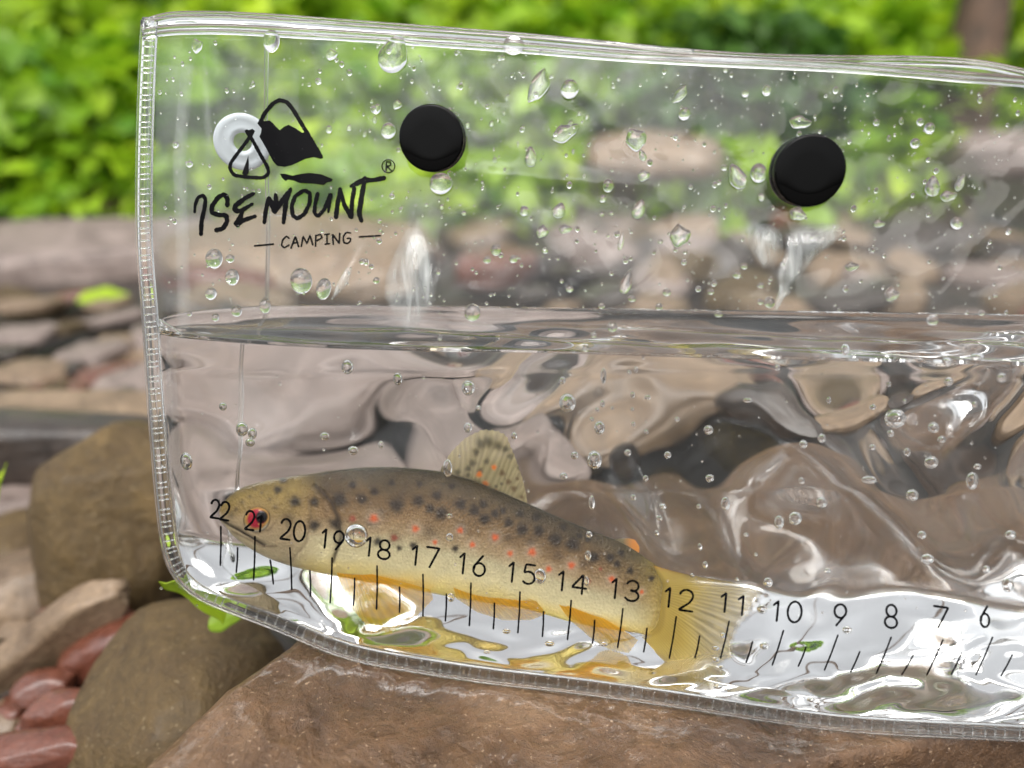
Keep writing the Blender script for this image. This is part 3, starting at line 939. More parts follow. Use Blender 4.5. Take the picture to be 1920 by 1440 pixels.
# ------------------------------------------------------------------ seams and rail
left_o = [(268, 38), (262, 160), (258, 300), (257, 450), (262, 520), (270, 600), (278, 750), (290, 900), (300, 1000), (310, 1055), (322, 1090), (345, 1112)]
bot_o = [(345, 1112), (400, 1136), (430, 1148), (500, 1172), (545, 1191), (600, 1217), (660, 1239), (800, 1263), (950, 1285), (1020, 1291), (1130, 1305), (1280, 1326), (1430, 1350), (1560, 1368), (1690, 1377), (1920, 1388), (2200, 1400), (2470, 1410)]
seam = np.array(left_o + bot_o[1:])
# welded edge strip: flat clear band between outer line and inner seam
ox, oy = curve_pts(seam, 700)
tx_, ty_ = np.gradient(ox), np.gradient(oy)
ln = np.hypot(tx_, ty_); nx_, ny_ = ty_ / ln, -tx_ / ln               # towards the inside of the pouch
band_w = 24.0
rows = []
for k_, (w_, th) in enumerate([(0, -0.0005), (3, -0.00075), (8, -0.0005), (band_w - 4, -0.0005), (band_w, -0.0007), (band_w + 4, -0.0003),
                               (band_w + 4, 0.0003), (band_w, 0.0007), (band_w - 4, 0.0005), (8, 0.0005), (3, 0.00075), (0, 0.0005)]):
    X, Y = ox + nx_ * w_, oy + ny_ * w_
    rows.append(W(X, Y, plane_d(X, Y) + th))
R_ = np.array(rows)
Vb = R_.transpose(1, 0, 2).reshape(-1, 3)
obj('welded_seam', mesh('welded_seam', Vb, grid_faces(700, 12, wrap=True), M['rod']), POUCH)
# outer bead of the seam
X, Y = ox - nx_ * 1.5, oy - ny_ * 1.5
v, f = tube(W(X, Y, plane_d(X, Y) - 0.0002), 0.00028, 8)
obj('seam_bead', mesh('seam_bead', v, f, M['rod']), POUCH)
X, Y = ox + nx_ * (band_w + 3), oy + ny_ * (band_w + 3)
v, f = tube(W(X, Y, plane_d(X, Y) - 0.0005), 0.00022, 8)
obj('seam_bead', mesh('seam_bead', v, f, M['rod']), POUCH)
# stamped cross ribs
rib_v, rib_f = tube(np.array([[0, t, 0] for t in np.linspace(-1, 1, 7)]) * 0.0011, 0.00016, 6, up=(0, 0, 1))
rib_me = mesh('seam_rib', rib_v, rib_f, M['rod'])
L = np.concatenate([[0], np.cumsum(np.hypot(np.diff(ox), np.diff(oy)))])
pos = 20.0
while pos < L[-1] - 20:
    i = int(np.searchsorted(L, pos))
    lw = oy[i] < 1080
    c0_ = np.array([ox[i] + nx_[i] * band_w * .5, oy[i] + ny_[i] * band_w * .5])
    if ox[i] < 2000:
        pw = W(c0_[0], c0_[1], plane_d(*c0_) - 0.00055)
        p2 = W(c0_[0] + nx_[i] * 5, c0_[1] + ny_[i] * 5, plane_d(*c0_) - 0.00055)
        yv = Vector(p2 - pw).normalized(); zv = Vector((0, -CP, SP)); xv = yv.cross(zv).normalized(); zv = xv.cross(yv)
        o = bpy.data.objects.new('seam_rib', rib_me); C.objects.link(o)
        o.parent = POUCH
        mt_ = Matrix((xv, yv, zv)).transposed().to_4x4(); mt_.translation = Vector(pw * S) - POUCH.location
        o.matrix_local = mt_
    pos += (13 + 3 * math.sin(pos)) if lw else (21 + 4 * math.sin(pos * 1.7))

# top rail: two ribs of the zip, splitting into front and back lip at the right
rail_o = [(268, 42), (275, 32), (300, 24), (380, 22), (500, 27), (640, 38), (800, 50), (960, 62), (1150, 80), (1300, 95), (1420, 103), (1560, 106), (1700, 106), (1800, 110), (1870, 118), (1930, 135), (2100, 160), (2450, 180)]
rail_f = [(268, 60), (300, 52), (420, 50), (560, 58), (700, 66), (960, 84), (1150, 100), (1300, 109), (1420, 114), (1560, 120), (1700, 130), (1800, 140), (1930, 150), (2100, 170), (2450, 190)]


def rail(pts, offs, rad, flat, name, dfun, mat='rod'):
    x, y = curve_pts(pts, 260)
    v, f = tube(W(x, y + offs, dfun(x, y) + 0.00008 * np.sin(x / 23)), rad, 12, flat)
    obj(name, mesh(name, v, f, M[mat]), POUCH)


def lipd(sgn):
    return lambda x, y: plane_d(x, y) + sgn * (0.0006 + 0.004 * np.exp(-((x - 1780) / 260) ** 2))


rail(rail_o, 2, 0.00045, 1.0, 'zip_rib', lipd(1))
rail(rail_o, 9, 0.00060, 1.0, 'zip_rib', lipd(1))
rail(rail_f, 0, 0.00065, 1.0, 'zip_rib', lipd(-1))
rail(rail_f, 9, 0.00050, 1.0, 'zip_rib', lipd(-1))
rail([(270, 40), (400, 36), (640, 50), (960, 72), (1300, 100)], 0, 0.0008, 0.9, 'zip_track', lambda x, y: plane_d(x, y))
# lips: the film between rail and sheet
for nm, top_, sg_ in (('back_lip', rail_o, 1), ('front_lip', rail_f, -1)):
    x, y = curve_pts(top_, 200)
    t = np.linspace(0, 1, 8)[:, None]
    yy = y[None] + t * (np.maximum(yT(x), y + 4)[None] + 6 - y[None]); xx = np.broadcast_to(x, yy.shape)
    dd = lipd(sg_)(xx, yy) * (1 - t) + (back_d(xx, yy) if sg_ > 0 else front_d(xx, yy)) * t
    obj(nm, mesh(nm, W(xx, yy, dd), grid_faces(*xx.shape), M['flap'], col=np.ones(xx.shape + (3,))), POUCH)

# milky white patches painting in the sky's reflection on the creased film
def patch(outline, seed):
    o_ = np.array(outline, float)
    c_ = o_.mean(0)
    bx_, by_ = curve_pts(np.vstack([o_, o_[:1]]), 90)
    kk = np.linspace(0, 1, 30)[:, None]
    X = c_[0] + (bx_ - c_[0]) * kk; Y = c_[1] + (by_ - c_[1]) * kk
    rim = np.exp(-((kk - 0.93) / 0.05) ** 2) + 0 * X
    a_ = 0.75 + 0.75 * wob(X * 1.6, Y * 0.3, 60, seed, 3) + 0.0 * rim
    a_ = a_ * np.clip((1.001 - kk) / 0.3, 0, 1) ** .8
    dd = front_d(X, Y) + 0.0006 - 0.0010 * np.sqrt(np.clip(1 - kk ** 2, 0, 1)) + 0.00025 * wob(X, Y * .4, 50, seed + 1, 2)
    obj('painted_sky_glare', mesh('painted_sky_glare', W(X, Y, dd), grid_faces(*X.shape), M['sky_glare'], col=np.repeat(np.clip(a_, 0, 2)[..., None], 3, -1)), POUCH)


M['sky_glare'] = film_mat('painted_glare_film', 0.42, ior=1.5, bump=0.15, bscale=4)
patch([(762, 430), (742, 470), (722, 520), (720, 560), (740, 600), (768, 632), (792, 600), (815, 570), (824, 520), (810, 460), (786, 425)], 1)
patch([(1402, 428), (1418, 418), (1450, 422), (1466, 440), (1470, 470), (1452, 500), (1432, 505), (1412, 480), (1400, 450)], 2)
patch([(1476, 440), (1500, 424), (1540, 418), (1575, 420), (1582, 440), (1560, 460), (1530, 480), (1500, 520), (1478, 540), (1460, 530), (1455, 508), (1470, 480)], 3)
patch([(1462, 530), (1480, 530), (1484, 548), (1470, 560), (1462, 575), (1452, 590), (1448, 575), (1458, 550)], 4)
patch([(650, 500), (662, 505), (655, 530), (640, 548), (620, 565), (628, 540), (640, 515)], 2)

# vertical weld lines of the back and of the side gusset
for nm, pts, dfun, rad in (('weld_line', [(500, 70), (498, 250), (503, 420), (500, 600), (492, 640), (490, 760), (487, 900), (480, 1010)], lambda x, y: back_d(x, y) - 0.0006, 0.00042),
                           ('gusset_fold', [(352, 120), (336, 300), (342, 450), (345, 600), (340, 700), (348, 860), (360, 980), (385, 1060)], lambda x, y: plane_d(x, y) + 0.15 * thick(x, y), 0.0006),
                           ('gusset_fold', [(298, 598), (322, 612), (342, 627)], lambda x, y: front_d(x, y) + 0.0001, 0.00015)):
    x, y = curve_pts(pts, 120)
    v, f = tube(W(x, y, dfun(x, y)), rad, 10, up=(1, 0.1, 0))
    if nm == 'weld_line' or rad < .0002:
        obj(nm, mesh(nm, v, f, M['rod']), POUCH)
    else:
        X = np.stack([x - 12, x - 6, x, x + 6, x + 12]); Y = np.broadcast_to(y, X.shape)
        dd = dfun(X, Y) + np.array([0.0004, 0.0001, 0, 0.0001, 0.0004])[:, None]
        obj(nm, mesh(nm, W(X, Y, dd), grid_faces(*X.shape), M['flap'], col=np.full(X.shape + (3,), 0.8)), POUCH)


# ------------------------------------------------------------------ print
def ribbon(pts, w, n=None, closed=False, off=0.00018, smooth=True):
    a = np.array(pts, float)
    if closed: a = np.vstack([a, a[:1]])
    L = np.linalg.norm(np.diff(a, axis=0), axis=1).sum()
    n = n or max(8, int(L / 2.2))
    if smooth: x, y = curve_pts(a, n)
    else:
        cl = np.concatenate([[0], np.cumsum(np.linalg.norm(np.diff(a, axis=0), axis=1))]); t = np.linspace(0, cl[-1], n)
        x, y = np.interp(t, cl, a[:, 0]), np.interp(t, cl, a[:, 1])
    tx, ty = np.gradient(x), np.gradient(y)
    l = np.hypot(tx, ty) + 1e-9
    nx, ny = -ty / l, tx / l
    w = np.broadcast_to(np.asarray(w, float), (n,)) if np.ndim(w) == 0 else np.interp(np.linspace(0, 1, n), np.linspace(0, 1, len(w)), w)
    j = 1 + 0.10 * np.sin(np.arange(n) * 1.9 + pts[0][0]) + 0.06 * np.sin(np.arange(n) * 0.7 + pts[0][1])
    hw = w / 2 * j
    if not closed:
        # rounded ends
        x = np.concatenate([[x[0] - tx[0] / l[0] * hw[0] * .8], x, [x[-1] + tx[-1] / l[-1] * hw[-1] * .8]])
        y = np.concatenate([[y[0] - ty[0] / l[0] * hw[0] * .8], y, [y[-1] + ty[-1] / l[-1] * hw[-1] * .8]])
        nx = np.concatenate([nx[:1], nx, nx[-1:]]); ny = np.concatenate([ny[:1], ny, ny[-1:]])
        hw = np.concatenate([[hw[0] * .45], hw, [hw[-1] * .45]])
    X = np.stack([x - nx * hw, x, x + nx * hw]); Y = np.stack([y - ny * hw, y, y + ny * hw])
    return fpt(X, Y, off).reshape(-1, 3), grid_faces(3, X.shape[1])


def fillpoly(pts, off=0.00016, nx=60):
    """polygon filled by a fine grid that follows the film"""
    bm = bmesh.new()
    vs = [bm.verts.new((p[0], p[1], 0)) for p in pts]
    fc = bm.faces.new(vs)
    bmesh.ops.triangulate(bm, faces=[fc])
    for _ in range(3):
        bmesh.ops.subdivide_edges(bm, edges=bm.edges[:], cuts=1, use_grid_fill=True)
        bmesh.ops.triangulate(bm, faces=bm.faces[:])
    v = np.array([q_.co[:] for q_ in bm.verts]); f = np.array([[q_.index for q_ in p.verts] for p in bm.faces])
    bm.free()
    return fpt(v[:, 0], v[:, 1], off), f


def arc(cx, cy, rx, ry, a0, a1, n=20):
    a = np.radians(np.linspace(a0, a1, n))
    return [(cx + rx * math.cos(t), cy + ry * math.sin(t)) for t in a]


# single stroke figures in a unit box, y down
DIG = {
    '0': [arc(.5, .5, .5, .5, -90, 270, 28)],
    '1': [[(0.0, .22), (.62, 0.0), (.62, 1.0)]],
    '2': [arc(.5, .28, .46, .28, -170, 20, 14) + [(.75, .60), (.02, 1.0), (1.0, 1.0)]],
    '3': [arc(.48, .26, .42, .26, -160, 80, 14) + [(.4, .5)], [(.4, .48)] + arc(.46, .74, .50, .26, -80, 150, 16)],
    '4': [[(.72, 1.0), (.72, 0.0), (0.0, .70), (1.0, .70)]],
    '5': [[(.92, 0), (.2, 0), (.12, .45)] + arc(.46, .68, .50, .32, -130, 140, 18)],
    '6': [[(.70, 0), (.14, .50)] + arc(.5, .68, .46, .32, -200, 160, 24)],
    '7': [[(0, 0), (1.0, 0), (.35, 1.0)]],
    '8': [arc(.5, .26, .40, .26, 90, -270, 22), arc(.5, .76, .48, .25, -90, 270, 24)],
    '9': [arc(.5, .32, .46, .32, 20, 380, 24) + [(.86, .50), (.30, 1.0)]],
}
numbers = {  # each figure: character, left, top, right, bottom (photo pixels)
    22: [('2', 395, 937, 411, 971), ('2', 413, 941, 430, 975)], 21: [('2', 460, 958, 477, 993), ('1', 482, 967, 493, 997)],
    20: [('2', 526, 973, 545, 1011), ('0', 551, 977, 572, 1015)], 19: [('1', 604, 992, 614, 1027), ('9', 625, 996, 645, 1031)],
    18: [('1', 687, 1007, 697, 1042), ('8', 709, 1013, 732, 1048)], 17: [('1', 773, 1023, 785, 1059), ('7', 799, 1027, 822, 1064)],
    16: [('1', 862, 1037, 874, 1075), ('6', 887, 1042, 911, 1080)], 15: [('1', 954, 1054, 966, 1091), ('5', 980, 1059, 1004, 1095)],
    14: [('1', 1047, 1071, 1060, 1107), ('4', 1073, 1077, 1100, 1113)], 13: [('1', 1147, 1085, 1159, 1122), ('3', 1173, 1089, 1199, 1127)],
    12: [('1', 1247, 1102, 1260, 1138), ('2', 1273, 1106, 1300, 1145)], 11: [('1', 1352, 1112, 1365, 1147), ('1', 1384, 1117, 1398, 1153)],
    10: [('1', 1450, 1127, 1463, 1164), ('0', 1477, 1128, 1503, 1167)], 9: [('9', 1563, 1133, 1587, 1173)], 8: [('8', 1659, 1134, 1683, 1177)],
    7: [('7', 1750, 1138, 1777, 1178)], 6: [('6', 1838, 1136, 1856, 1176)]}
for num, figs in numbers.items():
    parts = []
    for ch, x0, y0, x1, y1 in figs:
        tilt = 0.10 if num > 8 else 0.04
        for st in DIG[ch]:
            pts = [(x0 + (x1 - x0) * u - (v - .5) * (y1 - y0) * tilt, y0 + (y1 - y0) * v + (u - .5) * (x1 - x0) * 0.14) for u, v in st]
            parts.append(ribbon(pts, 4.3, n=44, smooth=ch in '0235689'))
    v, f = join(parts)
    o = obj('scale_number', mesh('scale_number', v, f, M['ink'], smooth=False), POUCH)
    o['label'] = 'printed black number %d of the scale' % num
ticks = [(414, 987, 413, 1060), (445.5, 1027, 443, 1073), (478, 1006, 475.5, 1087), (506.5, 1050, 512.5, 1095), (543.5, 1027, 547, 1105), (581, 1070, 582, 1118),
         (622.7, 1046, 619, 1130), (665, 1084, 662.7, 1135), (707, 1061, 706, 1142), (749, 1101, 749, 1148), (793, 1077, 793, 1155), (837, 1114, 835, 1164),
         (883, 1093, 880, 1173), (927, 1131, 925, 1179), (975, 1110, 971, 1186), (1019, 1147, 1017, 1193), (1071, 1126, 1064, 1199), (1115, 1163, 1111, 1206),
         (1168, 1141, 1158, 1214), (1213, 1178, 1207, 1222), (1268, 1156, 1255, 1234), (1312, 1192, 1303, 1234), (1367, 1165, 1351, 1234), (1411, 1203, 1399, 1242),
         (1469, 1182, 1448, 1247), (1511, 1214, 1497, 1249), (1571, 1191, 1546, 1256), (1612, 1222, 1595, 1260), (1671, 1195, 1643, 1263), (1712, 1229, 1691, 1265),
         (1768, 1200, 1738, 1265), (1803, 1224, 1784, 1264), (1861, 1195, 1830, 1265), (1898, 1228, 1877, 1267)]
for (x0, y0, x1, y1) in ticks:
    v, f = ribbon([(x0, y0), ((x0 + x1) / 2 + 0.8, (y0 + y1) / 2), (x1, y1)], 3.3, n=24)
    obj('scale_tick', mesh('scale_tick', v, f, M['ink'], smooth=False), POUCH)


def LG(pts): return [(340 + x / 4.5, 160 + y / 4.5) for x, y in pts]


emb = []
emb.append(ribbon(LG([(668, 310), (700, 240), (775, 150), (830, 124), (890, 140), (940, 200), (1060, 400), (1178, 600)]), 8.0))
emb.append(fillpoly(LG([(640, 320), (662, 288), (700, 302), (745, 295), (772, 318), (800, 350), (830, 378), (868, 348), (905, 332), (960, 360), (1020, 400), (1060, 390), (1125, 490), (1200, 612), (1175, 622), (1120, 606),
                        (1050, 620), (980, 652), (930, 675), (870, 688), (810, 680), (772, 640), (720, 540), (658, 432), (672, 400), (676, 365)])))
emb.append(ribbon(LG([(600, 392), (565, 455), (470, 580), (415, 655), (408, 705), (445, 760), (560, 775), (690, 782), (738, 745), (728, 690), (670, 590), (605, 470), (565, 410)]), 7.0))
emb.append(fillpoly(LG([(532, 382), (552, 370), (570, 378), (600, 366), (622, 385), (600, 430), (560, 432), (545, 410)])))
emb.append(fillpoly(LG([(512, 745), (530, 690), (550, 640), (565, 590), (570, 660), (568, 740), (545, 772)])))
emb.append(fillpoly(LG([(832, 745), (870, 745), (940, 762), (1000, 748), (1080, 738), (1180, 750), (1240, 775), (1277, 790), (1268, 812), (1230, 820), (1202, 843), (1120, 831), (1000, 825), (950, 805), (900, 796), (880, 808), (850, 782)])))
for p_ in emb:
    obj('printed_emblem', mesh('printed_emblem', p_[0], p_[1], M['ink'], smooth=False), POUCH)
letters = {
    'I': [([(112, 1070), (116, 1010), (140, 945), (185, 928), (205, 965), (195, 1040), (170, 1150), (166, 1258)], [4, 5.5, 6, 6, 6.5, 7, 7, 6.5])],
    'S': [([(388, 1015), (390, 955), (362, 918), (310, 945), (258, 1020), (256, 1075), (320, 1095), (378, 1095), (388, 1150), (350, 1210), (296, 1222)], 7.4)],
    'E': [([(612, 912), (540, 950), (450, 1020), (455, 1058), (500, 1062), (600, 1000)], [6, 7, 8.5, 8, 7, 5]), ([(520, 1045), (500, 1110), (455, 1180), (520, 1140), (622, 1105)], [6, 8, 9, 7, 6])],
    'M': [([(700, 1160), (712, 1060), (738, 950)], [6, 7, 7]), ([(742, 950), (768, 1010), (790, 1068)], [5, 9, 8]), ([(790, 1060), (800, 1000), (795, 920)], [9, 9, 5]), ([(800, 1050), (860, 960), (925, 868)], [8, 8, 4]), ([(925, 880), (885, 970), (862, 1160)], [5, 8, 6])],
    'O': [([(1030, 888), (960, 935), (930, 1020), (940, 1100), (980, 1125), (1040, 1085), (1085, 990), (1085, 910), (1040, 886)], 6.6)],
    'U': [([(1150, 912), (1128, 1010), (1122, 1075), (1150, 1108), (1205, 1050), (1258, 925)], [7, 6, 6, 6, 6.5, 7]), ([(1258, 925), (1240, 1070)], [7, 4])],
    'N': [([(1305, 1112), (1318, 1000), (1340, 875)], [7.5, 7.5, 6]), ([(1340, 880), (1375, 1010), (1435, 1112)], [6, 7, 8]), ([(1435, 1100), (1440, 980), (1460, 868)], [7, 7, 7])],
    'T': [([(1430, 852), (1535, 800), (1620, 800), (1710, 782)], [6, 9, 7, 8]), ([(1550, 780), (1520, 950), (1500, 1080), (1520, 1145)], [7, 8, 8.5, 7])]}
for ch, sts in letters.items():
    v, f = join([ribbon(LG(p_), np.array(w_) * 1.22) for p_, w_ in sts])
    o = obj('printed_letter', mesh('printed_letter', v, f, M['ink'], smooth=False), POUCH)
    o['label'] = 'bold brush letter %s printed in black' % ch
small = {
    'C': [[(908, 1290), (885, 1272), (855, 1305), (845, 1350), (868, 1372), (908, 1348)]], 'A': [[(925, 1375), (962, 1275), (990, 1362)], [(938, 1335), (982, 1325)]],
    'M': [[(1012, 1360), (1028, 1275), (1060, 1335), (1085, 1265), (1110, 1348)]], 'P': [[(1132, 1357), (1135, 1265)], [(1135, 1268), (1175, 1258), (1188, 1285), (1142, 1312)]],
    'I': [[(1210, 1260), (1248, 1254)], [(1229, 1256), (1229, 1338)], [(1212, 1341), (1250, 1335)]], 'N': [[(1282, 1342), (1275, 1255), (1332, 1335), (1336, 1250)]],
    'G': [[(1428, 1246), (1390, 1240), (1365, 1280), (1370, 1328), (1402, 1336), (1425, 1318), (1430, 1290), (1400, 1292)]]}
for ch, sts in small.items():
    v, f = join([ribbon(LG(p_), 3.4, n=30, smooth=ch in 'CPG') for p_ in sts])
    o = obj('printed_letter', mesh('printed_letter', v, f, M['ink'], smooth=False), POUCH)
    o['label'] = 'small letter %s of the lower printed word' % ch
for p_ in ([(618, 1355), (778, 1340)], [(1500, 1279), (1680, 1268)]):
    v, f = ribbon(LG(p_), 3.6, n=30); obj('printed_dash', mesh('printed_dash', v, f, M['ink'], smooth=False), POUCH)
v, f = join([ribbon(LG(arc(1747, 682, 54, 56, 0, 352, 40)), 2.2, closed=True), ribbon(LG([(1728, 718), (1730, 645), (1765, 648), (1768, 675), (1735, 685), (1775, 722)]), 2.8, n=30, smooth=False)])
obj('printed_mark', mesh('printed_mark', v, f, M['ink'], smooth=False), POUCH)

# ------------------------------------------------------------------ snap caps
def disc_profile(c, nrm, up, prof, n=64):
    nrm = np.array(nrm) / np.linalg.norm(nrm)
    u = np.cross(up, nrm); u /= np.linalg.norm(u); v = np.cross(nrm, u)
    a = np.linspace(0, 2 * math.pi, n, endpoint=False)
    V = []
    for r_, h_ in prof:
        V.append(c + nrm * h_ + r_ * (np.cos(a)[:, None] * u + np.sin(a)[:, None] * v))
    return np.concatenate(V), grid_faces(len(prof), n, wrap=True)


def dirv(px, py, tx, ty):
    """unit vector facing the camera at a pixel, leaned so the rim shows at image offset (tx,ty)"""
    p = W(px, py, 0.15); d = CAM - p; d /= np.linalg.norm(d)
    right = np.array([1.0, 0, 0]); upv = np.array([0, SP, CP])
    n = d - right * tx + upv * ty
    return n / np.linalg.norm(n)


for (px_, py_, r_, tx, ty, lb) in ((808, 259, 61, 0.17, 0.05, 'left round black snap cap with a water drip under it'), (1520, 320, 66, -0.30, 0.02, 'right round black snap cap tilted to the right')):
    dd = float(front_d(np.array(float(px_)), np.array(float(py_))))
    R0 = r_ / F * (dd - 0.004)
    nv = dirv(px_, py_, tx, ty)
    c_front = W(px_, py_, dd - 0.0042)
    H = 0.0040
    prof = [(0.001 * R0, 0.0), (R0 * .5, 0.0), (R0 * 0.93, 0.0), (R0 * 0.975, -0.00008), (R0, -0.0003), (R0 * 1.005, -0.0006)]
    v1, f1 = disc_profile(c_front, nv, (0, 0, 1), prof)
    o = obj('snap_cap', mesh('snap_cap', v1, f1, M['cap']), POUCH); o['label'] = lb
    prof = [(R0 * 1.004, -0.0007), (R0 * 1.0, -0.0020), (R0 * 0.96, -0.0022), (R0 * 0.96, -0.0024), (R0 * 1.01, -0.0026), (R0 * 1.01, -H), (R0 * 0.3, -H)]
    v1, f1 = disc_profile(c_front, nv, (0, 0, 1), prof)
    obj('rim', mesh('rim', v1, f1, M['capside']), o)
    bpy.data.objects[bpy.data.objects[-1].name]
    C.objects[-1].location = (0, 0, 0)
c_s = W(455, 266, float(back_d(np.array(455.), np.array(266.))) - 0.0018)
ks = 1 / F * 0.156
pr = [(17 * ks, 0), (19 * ks, .0009), (27 * ks, .0011), (34 * ks, .0006), (41 * ks, .0009), (50 * ks, .0008), (53 * ks, .0004), (53 * ks, -.0006), (17 * ks, -.0006), (17 * ks, 0)]
v1, f1 = disc_profile(c_s, dirv(455, 266, 0, 0), (0, 0, 1), pr)
obj('snap_socket', mesh('snap_socket', v1, f1, M['socket']), POUCH)

# ------------------------------------------------------------------ trout
def fish_w(px, py, depth_in):
    """point inside the water that is seen behind pixel (px,py): lateral place from the apparent depth"""
    px = np.asarray(px, float); py = np.asarray(py, float)
    base_ = front_d(px, py)
    return W(px, py, base_ + depth_in, base_ + np.asarray(depth_in) / 1.333)


top_c = [(428, 948), (432, 936), (440, 926), (455, 914), (480, 901), (520, 890), (560, 884), (620, 877), (700, 873), (760, 871), (830, 875), (880, 890), (940, 913), (1000, 940), (1060, 966), (1120, 990), (1165, 1007), (1200, 1028), (1235, 1054), (1262, 1068), (1290, 1076)]
bot_c = [(428, 952), (434, 972), (448, 990), (480, 1012), (520, 1030), (560, 1042), (620, 1056), (700, 1072), (780, 1086), (860, 1099), (960, 1117), (1060, 1138), (1130, 1152), (1180, 1160), (1220, 1166), (1262, 1178), (1290, 1190)]
NS, NA = 820, 360
xs_f = 428 + (1285 - 428) * (np.linspace(0, 1, NS) ** 1.08)
tp, bt = smooth_interp(xs_f, top_c, 1), smooth_interp(xs_f, bot_c, 1)
tp[:4] = interp(xs_f[:4], top_c); bt[:4] = interp(xs_f[:4], bot_c)
hh = (bt - tp) / 2; mid = (bt + tp) / 2
# angle 0..2pi: front (towards camera) half is 0..pi
ang = np.linspace(0, 2 * math.pi, NA, endpoint=False)
front_bias = np.sin(ang)
wid = hh * interp(xs_f, [(428, .8), (470, .78), (560, .66), (700, .60), (900, .58), (1060, .5), (1180, .34), (1240, .14), (1285, .03)]) / F * 0.15
rel = -np.cos(ang)                                       # -1 top .. 1 bottom
prof_n = np.sign(front_bias) * np.abs(front_bias) ** 0.85
Yp = mid[:, None] + hh[:, None] * rel[None]
Xp = np.broadcast_to(xs_f[:, None], Yp.shape).copy()
CD = interp(xs_f, [(428, .0180), (560, .0230), (800, .0275), (1100, .0270), (1285, .0245)])
dep = CD[:, None] - wid[:, None] * prof_n[None]


def spots(px, py, lst, soft=0.35, jit=0.12, seed=0):
    m = np.zeros(px.shape)
    for i, (x, y, r_) in enumerate(lst):
        sel = (np.abs(px - x) < r_ * 2.2) & (np.abs(py - y) < r_ * 2.2)
        if not sel.any(): continue
        dx, dy = px[sel] - x, py[sel] - y
        a_ = np.arctan2(dy, dx)
        rr = np.hypot(dx, dy) / (r_ * (1 + jit * np.sin(a_ * 3 + i * 1.7) * .6 + jit * np.sin(a_ * 5 + i) * .5))
        m[sel] = np.maximum(m[sel], 1 / (1 + np.exp((rr - 0.95) / (soft * 0.5))))
    return m


dark = [(643, 932, 11), (685, 931, 7), (747, 942, 10), (597, 936, 7), (562, 935, 8), (530, 912, 6), (822, 923, 7), (788, 933, 8), (810, 948, 7), (830, 957, 10), (867, 940, 8),
        (893, 952, 8), (910, 940, 6), (912, 967, 8), (932, 957, 6), (958, 974, 7), (983, 987, 9), (947, 951, 5), (980, 957, 6), (1010, 963, 7), (597, 980, 8), (637, 977, 9), (713, 1010, 6),
        (752, 1022, 4), (778, 1017, 5), (857, 1023, 5), (708, 917, 6), (1015, 989, 8), (1045, 1006, 10), (1077, 1014, 10), (1118, 1038, 8), (1148, 1039, 7), (1060, 982, 6),
        (1185, 1063, 5), (1107, 1003, 5), (1225, 1077, 4), (668, 905, 5), (740, 900, 5), (790, 900, 5), (850, 905, 5), (1160, 1050, 5), (540, 893, 5), (1090, 998, 5), (1168, 1030, 5)]
faint = [(808, 992, 12), (743, 1003, 9), (757, 922, 8), (958, 1003, 8), (700, 975, 8), (868, 985, 9), (1000, 1010, 8), (1050, 1035, 8), (720, 955, 6), (620, 905, 10), (640, 890, 9), (1100, 1050, 8), (930, 1000, 7), (550, 967, 11), (610, 915, 8)]
redd = [(706, 967, 8), (782, 986, 7), (819, 1011, 5), (866, 989, 6), (889, 1016, 6), (932, 1002, 7), (960, 1032, 6), (1002, 1029, 8), (1033, 1060, 6), (1075, 1053, 7), (1150, 1078, 6), (1208, 1101, 4)]
redk = [(668, 968, 6), (743, 1003, 6), (1108, 1082, 4), (1130, 1060, 3)]


def mixc(a, b, t):
    t = np.clip(t, 0, 1)[..., None]
    return a * (1 - t) + np.asarray(b) * t


